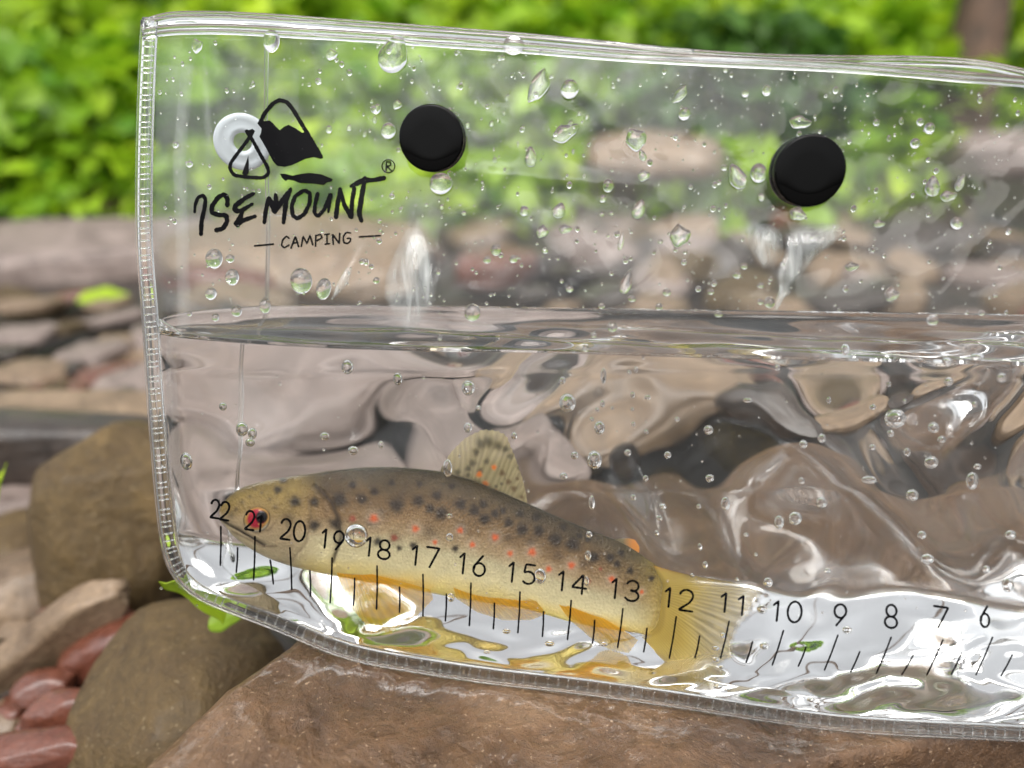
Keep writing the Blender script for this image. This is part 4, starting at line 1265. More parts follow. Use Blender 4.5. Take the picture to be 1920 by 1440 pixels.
def fish_color(px, py, relv):
    r = (relv + 1) / 2 + 0.03 * wob(px, py, 120, 1, 3)
    # stations from back to belly
    st = np.array([0, .12, .30, .48, .60, .70, .85, 1.0])
    cc = np.array([(.060, .042, .016), (.115, .076, .032), (.19, .110, .042), (.30, .185, .085), (.43, .310, .165), (.58, .50, .30), (.74, .64, .36), (.86, .66, .20)])
    col = np.stack([np.interp(r, st, cc[:, k_]) for k_ in range(3)], -1)
    # tail stalk more olive yellow, head more golden
    tl = np.clip((px - 1130) / 130, 0, 1)
    col = mixc(col, (.27, .205, .080), tl * 0.65)
    col = mixc(col, (.52, .37, .070), np.clip((px - 1190) / 80, 0, 1) ** 1.3)
    hd = np.clip((620 - px) / 60, 0, 1)
    hc = np.stack([np.interp(r, [0, .2, .45, .65, .8, 1], c) for c in ((.10, .20, .24, .32, .34, .42), (.068, .135, .16, .235, .26, .34), (.018, .035, .055, .13, .15, .20))], -1)
    col = mixc(col, 0, 0) * (1 - hd[..., None]) + hc * hd[..., None]
    # scale mesh
    u, v = px / 4.3, py / 3.1
    sc = (0.5 + 0.5 * np.cos(u * math.pi * 2 + np.floor(v) % 2 * math.pi)) * (0.5 + 0.5 * np.cos(v * 2 * math.pi))
    amt = np.clip(1.1 - r * 1.1, 0, 1) * (1 - hd)
    col = col * (1 - 0.62 * amt[..., None] * (1 - sc[..., None]))
    # fine dark peppering
    q_ = np.random.default_rng(5).random(px.shape)
    col = col * (1 - 0.35 * 1.3 * amt * (q_ > 0.7))[..., None]
    mt_ = wob(px, py, 60, 7, 3)
    col = col * (1 + 0.16 * mt_ * np.clip(1.2 - r, 0.1, 1))[..., None]
    col = mixc(col, (.045, .028, .015), 0.7 * spots(px, py, faint, 0.8))
    halo = spots(px, py, [(x, y, k_ * 1.9) for x, y, k_ in redd], 0.5, 0)
    col = mixc(col, (.50, .43, .33), 0.28 * halo)
    col = mixc(col, (.010, .006, .003), 0.97 * spots(px, py, [(x, y, k_ * 1.28) for x, y, k_ in dark], 0.45))
    col = mixc(col, (.55, .085, .014), 0.95 * spots(px, py, [(x, y, k_ * .85) for x, y, k_ in redd], 0.5))
    col = mixc(col, (.26, .050, .028), 0.85 * spots(px, py, redk, 0.4))
    # head marks: mouth, cheek, gill cover
    def line(pts, w_, c_, k2=0.8, c=None):
        x_, y_ = curve_pts(pts, 60)
        nonlocal col
        dmin = np.full(px.shape, 99.)
        sel = (px > min(x_) - 15) & (px < max(x_) + 15) & (py > min(y_) - 15) & (py < max(y_) + 15)
        dmin[sel] = np.sqrt(((px[sel][:, None] - x_) ** 2 + (py[sel][:, None] - y_) ** 2).min(1))
        col = mixc(col, c_, k2 * np.exp(-(dmin / w_) ** 2))
    line([(430, 962), (445, 974), (470, 989), (495, 1003), (508, 1010)], 2.6, (.02, .010, .005), 1.0)
    line([(450, 985), (480, 1000), (505, 1012), (530, 1012)], 2.0, (.10, .06, .03), 0.6)
    line([(470, 975), (490, 990), (515, 985), (528, 970)], 2.5, (.12, .075, .04), 0.5)
    line([(600, 905), (628, 935), (642, 965), (648, 1000), (636, 1040)], 4.0, (.035, .022, .012), 0.85)
    line([(585, 930), (592, 965), (585, 1010), (560, 1035)], 3.0, (.13, .09, .05), 0.4)
    line([(532, 868), (537, 893)], 4, (.05, .035, .02), 0.7)
    for (x_, y_, r_) in [(465, 935, 4), (478, 925, 3), (500, 918, 3), (455, 948, 4), (447, 958, 5), (515, 930, 3), (488, 910, 2.5), (525, 945, 4)]:
        col = mixc(col, (.05, .035, .018), 0.65 * spots(px, py, [(x_, y_, r_)], 0.9))
    return np.clip(col, 0.003, 0.8)


def groove(pts, w_, h_):
    global dep
    x_, y_ = curve_pts(pts, 60)
    sel = (Xp > min(x_) - 20) & (Xp < max(x_) + 20) & (Yp > min(y_) - 20) & (Yp < max(y_) + 20)
    dm = np.sqrt(((Xp[sel][:, None] - x_) ** 2 + (Yp[sel][:, None] - y_) ** 2).min(1))
    dep[sel] += h_ * np.exp(-(dm / w_) ** 2)


dep = dep.copy()
groove([(430, 962), (445, 974), (470, 989), (495, 1003), (508, 1010)], 3.5, 0.00045)
groove([(600, 905), (628, 935), (642, 965), (648, 1000), (636, 1040)], 5.0, 0.00050)
groove([(590, 905), (616, 935), (628, 965), (633, 1000), (622, 1040)], 9.0, -0.00030)
groove([(585, 930), (592, 965), (585, 1010), (560, 1035)], 4.0, 0.00025)
groove([(650, 975), (760, 985), (900, 1000), (1050, 1030), (1200, 1090)], 3.0, 0.00010)
colr = fish_color(Xp, Yp, np.broadcast_to(rel[None], Xp.shape))
Vb = fish_w(Xp, Yp, np.clip(dep, 0.0008, None))
caps_v = np.stack([Vb[0].mean(0), Vb[-1].mean(0)])
V = np.concatenate([Vb.reshape(-1, 3), caps_v])
Fq = grid_faces(NS, NA, wrap=True, flip=True)
M['skin'], n, l = mat_new('trout_skin')
out = n.new('ShaderNodeOutputMaterial'); p = n.new('ShaderNodeBsdfPrincipled'); at = n.new('ShaderNodeAttribute'); at.attribute_name = 'Col'
p.inputs['Roughness'].default_value = 0.38; p.inputs['Subsurface Weight'].default_value = 0.0
p.inputs['Specular IOR Level'].default_value = 0.20
l.new(at.outputs['Color'], p.inputs['Base Color'])
vo = n.new('ShaderNodeTexVoronoi'); vo.inputs['Scale'].default_value = 170; tcn = n.new('ShaderNodeTexCoord')
bpn = n.new('ShaderNodeBump'); bpn.inputs['Strength'].default_value = 0.6; bpn.inputs['Distance'].default_value = 0.003
l.new(tcn.outputs['Object'], vo.inputs['Vector']); l.new(vo.outputs['Distance'], bpn.inputs['Height']); l.new(bpn.outputs[0], p.inputs['Normal'])
l.new(p.outputs[0], out.inputs[0])
TR = empty('trout', fish_w(880, 1110, 0.009))
tag(TR, 'small brown trout with black and orange red spots inside the clear pouch', 'fish')
# close the ends with fans
me = mesh('body', V, np.concatenate([Fq, np.stack([np.full(NA, NS * NA), np.arange(NA), (np.arange(NA) + 1) % NA, np.full(NA, NS * NA)], -1)[:0]]), M['skin'],
          col=np.concatenate([colr.reshape(-1, 3), colr[0, :1], colr[-1, :1]]))
bm = bmesh.new(); bm.from_mesh(me); bm.verts.ensure_lookup_table()
for r0, cv, fl in ((0, NS * NA, False), ((NS - 1) * NA, NS * NA + 1, True)):
    for a_ in range(NA):
        tri = [bm.verts[r0 + a_], bm.verts[r0 + (a_ + 1) % NA], bm.verts[cv]]
        fc = bm.faces.new(tri[::-1] if fl else tri); fc.smooth = True
bmesh.ops.recalc_face_normals(bm, faces=bm.faces)
bm.to_mesh(me); bm.free()
obj('body', me, TR)


def fin_mat(name, alpha, tl=0.4):
    m, n, l = mat_new(name)
    out = n.new('ShaderNodeOutputMaterial'); at = n.new('ShaderNodeAttribute'); at.attribute_name = 'Col'
    p = n.new('ShaderNodeBsdfPrincipled'); p.inputs['Roughness'].default_value = 0.35
    l.new(at.outputs['Color'], p.inputs['Base Color'])
    t = n.new('ShaderNodeBsdfTranslucent'); l.new(at.outputs['Color'], t.inputs[0])
    a = n.new('ShaderNodeMixShader'); a.inputs[0].default_value = tl
    l.new(p.outputs[0], a.inputs[1]); l.new(t.outputs[0], a.inputs[2])
    tr = n.new('ShaderNodeBsdfTransparent'); b = n.new('ShaderNodeMixShader')
    mr = n.new('ShaderNodeMath'); mr.operation = 'MULTIPLY'; mr.inputs[1].default_value = alpha
    l.new(at.outputs['Alpha'], mr.inputs[0])
    l.new(mr.outputs[0], b.inputs[0]); l.new(tr.outputs[0], b.inputs[1]); l.new(a.outputs[0], b.inputs[2]); l.new(b.outputs[0], out.inputs[0])
    return m


M['fin'] = fin_mat('fin_membrane', 1.0)
M['goldfin'] = fin_mat('gold_fin_membrane', 1.0, 0.65)


def fin(name, base_pts, edge_pts, depth_in, colfn, nu=120, nv=70, bow=0.0012, parent=None, ray_n=26, ragged=2.5):
    bx, by = curve_pts(base_pts, nu); ex, ey = curve_pts(edge_pts, nu)
    u = np.linspace(0, 1, nu)
    rg = ragged * np.abs(np.sin(u * ray_n * math.pi)) * np.sin(np.pi * u) ** .3
    t = np.linspace(0, 1, nv)[:, None]
    dx, dy = ex - bx, ey - by; ll = np.hypot(dx, dy) + 1e-6
    ex2, ey2 = ex - dx / ll * rg, ey - dy / ll * rg
    X = bx + (ex2 - bx) * t; Y = by + (ey2 - by) * t
    uu = np.broadcast_to(u, X.shape); vv = np.broadcast_to(t, X.shape)
    dd = depth_in + bow * np.sin(uu * math.pi) * vv + 0.00010 * np.sin(uu * ray_n * 2 * math.pi) * vv
    col = colfn(X, Y, uu, vv)
    me = mesh(name, fish_w(X, Y, dd), grid_faces(nv, nu), M['goldfin' if colfn.__name__ == 'yel_col' else 'fin'], col=col)
    return obj(name, me, parent or TR)


def dorsal_col(X, Y, u, v):
    c = np.zeros(X.shape + (4,)); base_ = np.array([.52, .43, .22])
    c[..., :3] = base_ * (1 - 0.15 * (1 - v))[..., None]
    ray = 0.5 + 0.5 * np.cos((u + .015 * np.sin(u * 17 + v * 3)) * 19 * 2 * math.pi)
    c[..., :3] *= (1 - 0.16 * (1 - ray))[..., None]
    a = 0.72 + 0.10 * ray
    lead = np.exp(-((u) / 0.035) ** 2)
    D = [(872, 902, 9), (888, 860, 7), (860, 877, 6), (917, 858, 6), (880, 883, 5), (905, 826, 8), (920, 822, 9), (938, 829, 8), (953, 835, 6), (895, 840, 6), (962, 850, 5), (880, 870, 6), (945, 900, 3), (935, 905, 3), (895, 905, 7), (925, 918, 5), (978, 870, 4), (850, 895, 7), (905, 875, 5)]
    Bn = [(947, 880, 6), (958, 896, 6), (968, 909, 6), (983, 925, 4), (978, 936, 3), (975, 890, 4)]
    O = [(903, 883, 6), (915, 901, 6), (932, 870, 5), (933, 916, 5), (947, 928, 5)]
    rgb = c[..., :3]
    sd = spots(X, Y, [(x, y, k_ * 1.15) for x, y, k_ in D], .5); sb = spots(X, Y, Bn, .5); so_ = spots(X, Y, O, .35)
    rgb = mixc(rgb, (.05, .04, .025), 0.85 * sd); rgb = mixc(rgb, (.10, .05, .015), 0.9 * sb); rgb = mixc(rgb, (.70, .17, .02), so_)
    rgb = mixc(rgb, (.05, .04, .02), 0.8 * lead)
    rgb = mixc(rgb, (.08, .06, .03), 0.7 * np.exp(-(v / 0.08) ** 2))
    c[..., :3] = rgb
    c[..., 3] = np.clip(a + sd * .3 + sb * .3 + so_ * .4 + lead * .3, 0, 1)
    return c


fin('dorsal_fin', [(828, 880), (860, 887), (900, 900), (950, 922), (992, 944)], [(832, 868), (850, 843), (878, 818), (912, 801), (938, 801), (955, 808), (972, 850), (984, 885), (992, 920), (994, 942)],
    0.0272, dorsal_col, bow=-0.0015)


def tail_col(X, Y, u, v):
    c = np.zeros(X.shape + (4,))
    ray = 0.5 + 0.5 * np.cos(u * 27 * 2 * math.pi + 0.9 * np.sin(v * 5 + u * 9)) * (0.6 + 0.4 * np.sin(u * 23 + v * 4))
    rgb = np.empty(X.shape + (3,)); rgb[:] = (.60, .42, .07)
    rgb = mixc(rgb, (.56, .42, .13), v * 0.8)
    rgb = mixc(rgb, (.10, .075, .02), 0.6 * (1 - ray) * np.clip(v * 2.2 - .3, 0, 1))
    rgb = mixc(rgb, (.62, .44, .09), 0.6 * np.clip(wob(X, Y, 90, 2, 2), 0, 1)); rgb = mixc(rgb, (.52, .37, .070), np.clip(1 - v * 2.2, 0, 1))
    rgb = mixc(rgb, (.55, .22, .05), 0.5 * np.exp(-(u / .05) ** 2))
    rgb = mixc(rgb, (.14, .11, .05), 0.6 * np.exp(-((1 - v) / .02) ** 2))
    c[..., :3] = rgb
    c[..., 3] = np.clip(v / .14, 0, 1) * np.clip(1.0 - 0.50 * np.clip((v - .3) / .7, 0, 1) + 0.22 * (1 - ray) * v - 0.40 * np.clip((v - .93) / .07, 0, 1), 0, 1)
    return c


fin('tail_fin', [(1222, 1052), (1232, 1085), (1234, 1120), (1228, 1150), (1208, 1168)],
    [(1300, 1073), (1380, 1084), (1438, 1098), (1428, 1118), (1408, 1140), (1390, 1162), (1380, 1182), (1384, 1206), (1394, 1232), (1398, 1256), (1392, 1284), (1330, 1262), (1280, 1226)], 0.0236, tail_col, nu=300, nv=120, ray_n=46, bow=0.0020, ragged=4)


def adip_col(X, Y, u, v):
    c = np.zeros(X.shape + (4,)); rgb = np.empty(X.shape + (3,)); rgb[:] = (.22, .17, .07)
    rgb = mixc(rgb, (.75, .27, .03), np.clip((X - 1172) / 18, 0, 1)); c[..., :3] = rgb; c[..., 3] = .92
    return c


fin('adipose_fin', [(1150, 1006), (1168, 1014), (1185, 1026), (1196, 1036)], [(1158, 1003), (1180, 1002), (1194, 1005), (1202, 1018), (1201, 1036), (1197, 1040)], 0.0262, adip_col, 50, 24, 0.0004, ragged=0)


def yel_col(X, Y, u, v):
    c = np.zeros(X.shape + (4,)); ray = 0.5 + 0.5 * np.cos(u * 12 * 2 * math.pi)
    rgb = np.empty(X.shape + (3,)); rgb[:] = (.95, .56, .02)
    rgb = mixc(rgb, (.95, .70, .14), np.clip(.4 + wob(X, Y, 50, 4, 2), 0, 1) * v * .7); rgb = mixc(rgb, (.50, .32, .05), 0.35 * (1 - ray)); c[..., :3] = rgb; c[..., 3] = np.clip(.92 - .35 * v ** 2, 0, 1)
    return c


fin('pectoral_fin', [(640, 1046), (672, 1052), (706, 1062)], [(652, 1078), (672, 1112), (704, 1142), (742, 1150), (790, 1128), (818, 1104), (812, 1090)], 0.0225, yel_col, 90, 50, 0.002, ragged=1.5)
fin('pelvic_fin', [(850, 1072), (890, 1080), (930, 1088)], [(862, 1104), (900, 1124), (950, 1138), (1000, 1142), (1030, 1132), (1010, 1112)], 0.0240, yel_col, 80, 50, 0.002, ragged=1.5)
fin('anal_fin', [(1050, 1112), (1090, 1124), (1140, 1140)], [(1072, 1142), (1110, 1168), (1150, 1186), (1190, 1192), (1205, 1176)], 0.0240, yel_col, 80, 50, 0.002, ragged=1.5)
def skin_depth(X, Y):
    m_ = np.interp(X, xs_f, mid); h_ = np.interp(X, xs_f, hh); w_ = np.interp(X, xs_f, wid); c_ = np.interp(X, xs_f, CD)
    r_ = np.clip((Y - m_) / h_, -1, 1)
    return c_ - w_ * np.sqrt(1 - r_ ** 2) ** 0.85


# eye
ex_, ey_, er = 492, 966, 25
rr = np.linspace(0, 1, 40)[:, None]; aa = np.linspace(0, 2 * math.pi, 96, endpoint=False)[None]
X = ex_ + er * rr * np.cos(aa); Y = ey_ + er * 0.92 * rr * np.sin(aa)
lm = int(np.argmin(np.abs(xs_f - 492)))
skin_d = CD[lm] - wid[lm]
dd = skin_depth(X, Y) + 0.0002 - 0.0011 * np.sqrt(np.clip(1 - (rr / 1.01) ** 2, 0, 1)) + 0 * aa
dd = np.clip(dd, 0.0006, None)
rp = np.hypot(X - 500, Y - 963); ri = np.hypot(X - 491, (Y - 965))
rgb = np.empty(X.shape + (3,)); rgb[:] = (.30, .21, .08)
rgb = mixc(rgb, (.55, .50, .38), 1 / (1 + np.exp(-(Y - 977) / 2)) * (ri > 17))
rgb = mixc(rgb, (.38, .20, .04), np.exp(-((ri - 18.5) / 2.2) ** 2))
rgb = mixc(rgb, (.34, .010, .028), 1 / (1 + np.exp((ri - 16.8) / .7)))
rgb = mixc(rgb, (.50, .27, .07), 0.9 * np.exp(-((rp - 13.2) / 1.2) ** 2) * (X > 494))
rgb = mixc(rgb, (.004, .003, .004), 1 / (1 + np.exp((rp - 11.2) / .6)))
rgb = mixc(rgb, (.06, .04, .02), np.exp(-((rr * 25 - 24) / 1.6) ** 2) * .7 + 0 * aa)
me = mesh('eye', fish_w(X, Y, dd), grid_faces(40, 96, wrap=True), M['skin'].copy(), col=rgb)
me.materials[0].name = 'eye_surface'
nt = me.materials[0].node_tree
[nt.links.remove(k_) for k_ in list(nt.links) if k_.to_socket.name == 'Normal']
nt.nodes['Principled BSDF'].inputs['Roughness'].default_value = 0.08
obj('eye', me, TR)

# ------------------------------------------------------------------ beads of water on the film, bubbles in the water
def cap_mesh(kind):
    """plano convex bead, unit half width, flat back at z=0, dome to z=1"""
    nr, na = 14, 28
    a = np.linspace(0, 2 * math.pi, na, endpoint=False)
    V = [[0, 0, 0]]; rows_ = []
    prof = [(0.55, 0), (0.93, 0.0)] + [(math.cos(t), math.sin(t)) for t in np.linspace(0.12, math.pi / 2 - 0.06, nr)]
    for r_, h_ in prof:
        x = r_ * np.cos(a); y = r_ * np.sin(a)
        if kind == 'tear': x = x * (1 - 0.38 * np.clip(y, 0, 1)); y = np.where(y > 0, y * 1.25, y * .9)
        if kind == 'blob': x = x * (1 + 0.16 * np.sin(a * 2 + 1) + .1 * np.sin(a * 3)); y = y * (1 + .18 * np.cos(a * 3 + .5))
        rows_.append(np.column_stack([x, y, np.full(na, h_)]))
    V = np.concatenate([np.array([[0, 0, 0.0]])] + rows_ + [np.array([[0, 0, 1.0]])])
    F_ = [(0, 1 + (k_ + 1) % na, 1 + k_) for k_ in range(na)]
    for r_ in range(len(prof) - 1):
        o0, o1 = 1 + r_ * na, 1 + (r_ + 1) * na
        for k_ in range(na):
            k2 = (k_ + 1) % na
            F_.append((o0 + k_, o0 + k2, o1 + k2, o1 + k_))
    o0 = 1 + (len(prof) - 1) * na; last = len(V) - 1
    F_ += [(o0 + k_, o0 + (k_ + 1) % na, last) for k_ in range(na)]
    me = mesh('droplet_' + kind, V / S, F_, M['bead'], smooth=True)
    for p_ in me.polygons[:na * 2]: p_.use_smooth = False
    return me


CAPS = {k_: cap_mesh(k_) for k_ in ('round', 'tear', 'blob')}
bv, bf = ICO[3]
bub_me = mesh('bubble', bv / S, bf[:, ::-1].copy(), M['bead'])       # inward normals: air inside water


def frame_at(px, py, ang=0, fn=front_d):
    e = 3.0
    p0 = W(px, py, fn(np.array(float(px)), np.array(float(py))))
    px1 = W(px + e, py, fn(np.array(px + e), np.array(float(py)))); py1 = W(px, py - e, fn(np.array(float(px)), np.array(py - e)))
    x = Vector(px1 - p0).normalized(); y = Vector(py1 - p0).normalized(); z = x.cross(y).normalized(); y = z.cross(x)
    m = Matrix((x, y, z)).transposed().to_4x4() @ Matrix.Rotation(ang, 4, 'Z')
    return p0, m


drops = [  # x, y, width, height, shape, own label
    (1068, 168, 34, 38, 'round', 'big round bead with a green reflection high between the two caps'), (729, 246, 28, 32, 'round', 'round bead just left of the left black cap'),
    (827, 345, 44, 42, 'round', 'drip of water hanging under the left black cap'), (737, 107, 56, 70, 'tear', 'largest drop hanging from the top rail above the left cap'),
    (963, 86, 40, 36, 'round', 'half drop hanging from the middle of the top rail'), (1010, 163, 32, 68, 'blob', 'tall narrow drop left of the big round bead'),
    (510, 78, 32, 42, 'round', 'drop hanging from the rail above the printed peak'), (566, 527, 42, 50, 'round', 'largest bead below the printed words'),
    (608, 542, 30, 42, 'round', 'bead right next to the largest bead below the printed words'), (403, 485, 34, 38, 'round', 'bead below the first printed letter'),
    (437, 520, 28, 32, 'round', 'bead down right of the bead below the first printed letter'), (397, 551, 24, 24, 'round', 'bead nearest above the waterline by the left gusset'),
    (498, 573, 22, 30, 'round', 'bead sitting on the vertical weld line above the waterline'), (886, 586, 30, 34, 'round', 'big bead sitting on the waterline right of the white crease'),
    (1422, 325, 30, 38, 'round', 'round bead touching the left side of the right black cap'), (1383, 335, 34, 50, 'tear', 'slanted drop left of the right black cap'),
    (1495, 402, 28, 28, 'blob', 'green drip under the right black cap'), (1500, 230, 36, 24, 'blob', 'flat drop above the right black cap'),
    (1742, 241, 20, 22, 'round', 'round bead low left of the tree trunk base'), (1725, 229, 14, 15, 'round', None), (1715, 269, 18, 20, 'round', None),
    (1748, 352, 28, 38, 'tear', 'pale slanted drop right of the right black cap'), (1799, 345, 16, 34, 'tear', None), (1778, 368, 28, 20, 'blob', None), (1793, 419, 22, 24, 'round', 'round bead far right above the white pool of light'),
    (1437, 170, 17, 22, 'round', None), (1397, 176, 13, 15, 'round', None), (1140, 348, 20, 26, 'round', 'oval bead midway between the two caps'), (983, 396, 18, 20, 'round', None),
    (930, 468, 20, 24, 'round', None), (707, 205, 15, 20, 'round', None), (745, 197, 16, 18, 'blob', None), (922, 232, 10, 12, 'round', None), (1048, 397, 26, 30, 'tear', 'drop shaped like a shield low between the caps'),
    (1193, 262, 36, 44, 'blob', 'ragged drop over the pale pinkish rock'), (1197, 395, 24, 38, 'tear', None), (950, 184, 8, 12, 'round', None), (877, 235, 9, 13, 'round', None), (1017, 435, 20, 26, 'blob', None),
    (1060, 430, 22, 18, 'blob', None), (1275, 443, 34, 44, 'blob', 'big ragged drop left of the white pool of light'), (1022, 470, 12, 12, 'round', None), (1283, 214, 22, 26, 'round', 'round bead above the ragged drop chain'),
    (995, 297, 24, 38, 'tear', None), (1060, 250, 48, 32, 'blob', 'wide thin drop under the big round bead'), (1275, 178, 18, 40, 'blob', None), (1357, 315, 12, 12, 'round', None), (1667, 259, 9, 12, 'round', None),
    (1837, 187, 9, 14, 'round', None), (1360, 132, 9, 9, 'round', None), (1892, 433, 10, 10, 'round', None), (1643, 230, 12, 13, 'round', None), (1690, 227, 9, 14, 'round', None), (1427, 370, 12, 16, 'round', None),
    (1648, 420, 20, 15, 'blob', None), (370, 87, 20, 26, 'blob', None), (622, 103, 20, 22, 'blob', None), (300, 173, 9, 9, 'round', None), (330, 272, 13, 12, 'round', None), (356, 308, 14, 13, 'round', None), (617, 243, 12, 16, 'round', None),
    (580, 159, 8, 8, 'round', None), (600, 152, 7, 12, 'round', None), (445, 583, 22, 22, 'round', None), (405, 595, 16, 15, 'round', None), (432, 485, 18, 16, 'round', None), (913, 487, 15, 15, 'round', None), (963, 486, 16, 16, 'round', None),
    (1068, 542, 14, 14, 'round', None), (1173, 533, 22, 44, 'tear', 'long slanted drop above the middle of the waterline'), (1128, 574, 13, 11, 'round', None), (1185, 560, 15, 13, 'round', None), (1250, 548, 16, 15, 'round', None),
    (1236, 575, 14, 13, 'round', None), (706, 526, 13, 13, 'round', None), (1148, 613, 18, 20, 'round', 'bead sitting across the waterline band right of centre'), (1053, 527, 8, 9, 'round', None), (825, 632, 10, 14, 'round', None),
    (1113, 627, 11, 14, 'round', None), (1098, 653, 14, 14, 'round', None), (1395, 499, 13, 13, 'round', None), (1381, 515, 17, 16, 'round', None), (1333, 547, 13, 12, 'round', None), (1443, 567, 19, 22, 'round', 'bead at the foot of the white pool of light'),
    (1426, 566, 12, 12, 'round', None), (1347, 588, 17, 14, 'round', None), (1597, 500, 24, 18, 'blob', None), (1672, 552, 24, 28, 'blob', None), (1840, 587, 11, 10, 'round', None), (1866, 554, 9, 8, 'round', None),
    (1748, 600, 22, 20, 'round', 'bead on the waterline at the right'), (1427, 535, 11, 11, 'round', None), (928, 300, 9, 10, 'round', None), (870, 400, 9, 10, 'round', None), (800, 385, 8, 8, 'round', None), (828, 388, 8, 10, 'round', None),
    (697, 190, 7, 9, 'round', None), (703, 225, 9, 14, 'round', None), (655, 240, 10, 13, 'round', None), (684, 252, 8, 11, 'round', None), (712, 415, 8, 10, 'round', None), (713, 432, 7, 8, 'round', None), (860, 96, 7, 7, 'round', None),
    (937, 109, 9, 11, 'round', None), (925, 124, 6, 9, 'round', None), (858, 163, 7, 9, 'round', None), (892, 191, 6, 9, 'round', None), (945, 212, 7, 9, 'round', None), (934, 226, 6, 8, 'round', None), (1036, 143, 8, 8, 'round', None),
    (1160, 149, 8, 9, 'round', None), (1150, 163, 9, 7, 'round', None), (1070, 232, 10, 12, 'round', None), (1086, 213, 7, 9, 'round', None), (1101, 220, 6, 9, 'round', None), (1130, 373, 14, 15, 'round', None), (1128, 402, 8, 10, 'round', None), (1146, 400, 8, 9, 'round', None),
    (1205, 293, 14, 22, 'tear', None), (1207, 330, 20, 22, 'blob', None), (1075, 284, 7, 9, 'round', None), (1164, 455, 10, 36, 'tear', None), (1238, 453, 9, 10, 'round', None), (1116, 433, 7, 9, 'round', None), (1140, 442, 6, 8, 'round', None)]
SMALL = {True: 'small round bead of water on the film above the waterline', False: 'small ragged drop of water on the film above the waterline'}
for (x, y, w_, h_, sh, lb) in drops:
    p0, m = frame_at(x, y, rng.normal(0, 0.15) if sh == 'round' else rng.normal(0, .35))
    if lb and lb.startswith('slanted'): m = frame_at(x, y, 0.35)[1]
    o = bpy.data.objects.new('droplet', CAPS[sh]); C.objects.link(o)
    d_ = float(front_d(np.array(float(x)), np.array(float(y))))
    k_ = d_ / F * S / 2
    th = min(w_, h_) * k_ * (0.95 if sh == 'round' and w_ > 10 else 0.6)
    m = m @ Matrix.Diagonal((w_ * k_, h_ * k_, th, 1))
    m.translation = Vector(W(x, y, d_ - 0.00032) * S)
    o.matrix_world = m
    tag(o, lb or SMALL[sh == 'round'], 'droplet', 'water droplets on the front film')
# fine spray
parts = []
cv, cf = ICO[2]
q = np.random.default_rng(21)
for i in range(1900):
    x = q.uniform(300, 1915); y = q.uniform(80, 590) if i % 5 else q.uniform(660, 1150)
    if x < 560 and q.random() < .3: continue
    if y < float(yT(x)) + 12: continue
    r_ = min(max(q.lognormal(0.35, 0.6), 1.0), 5.5) if i % 5 else min(q.lognormal(0.1, .5), 2.8)
    d_ = float(front_d(np.array(x), np.array(y)))
    k_ = d_ / F
    parts.append((cv * np.array([1, 0.5, q.uniform(1, 1.3)]) * r_ * k_ + W(x, y, d_ - 0.0003), cf))
v, f = join(parts)
tag(obj('fine_spray', mesh('fine_spray', v, f, M['bead'])), 'fine spray of tiny water specks all over the front film', kind='stuff')

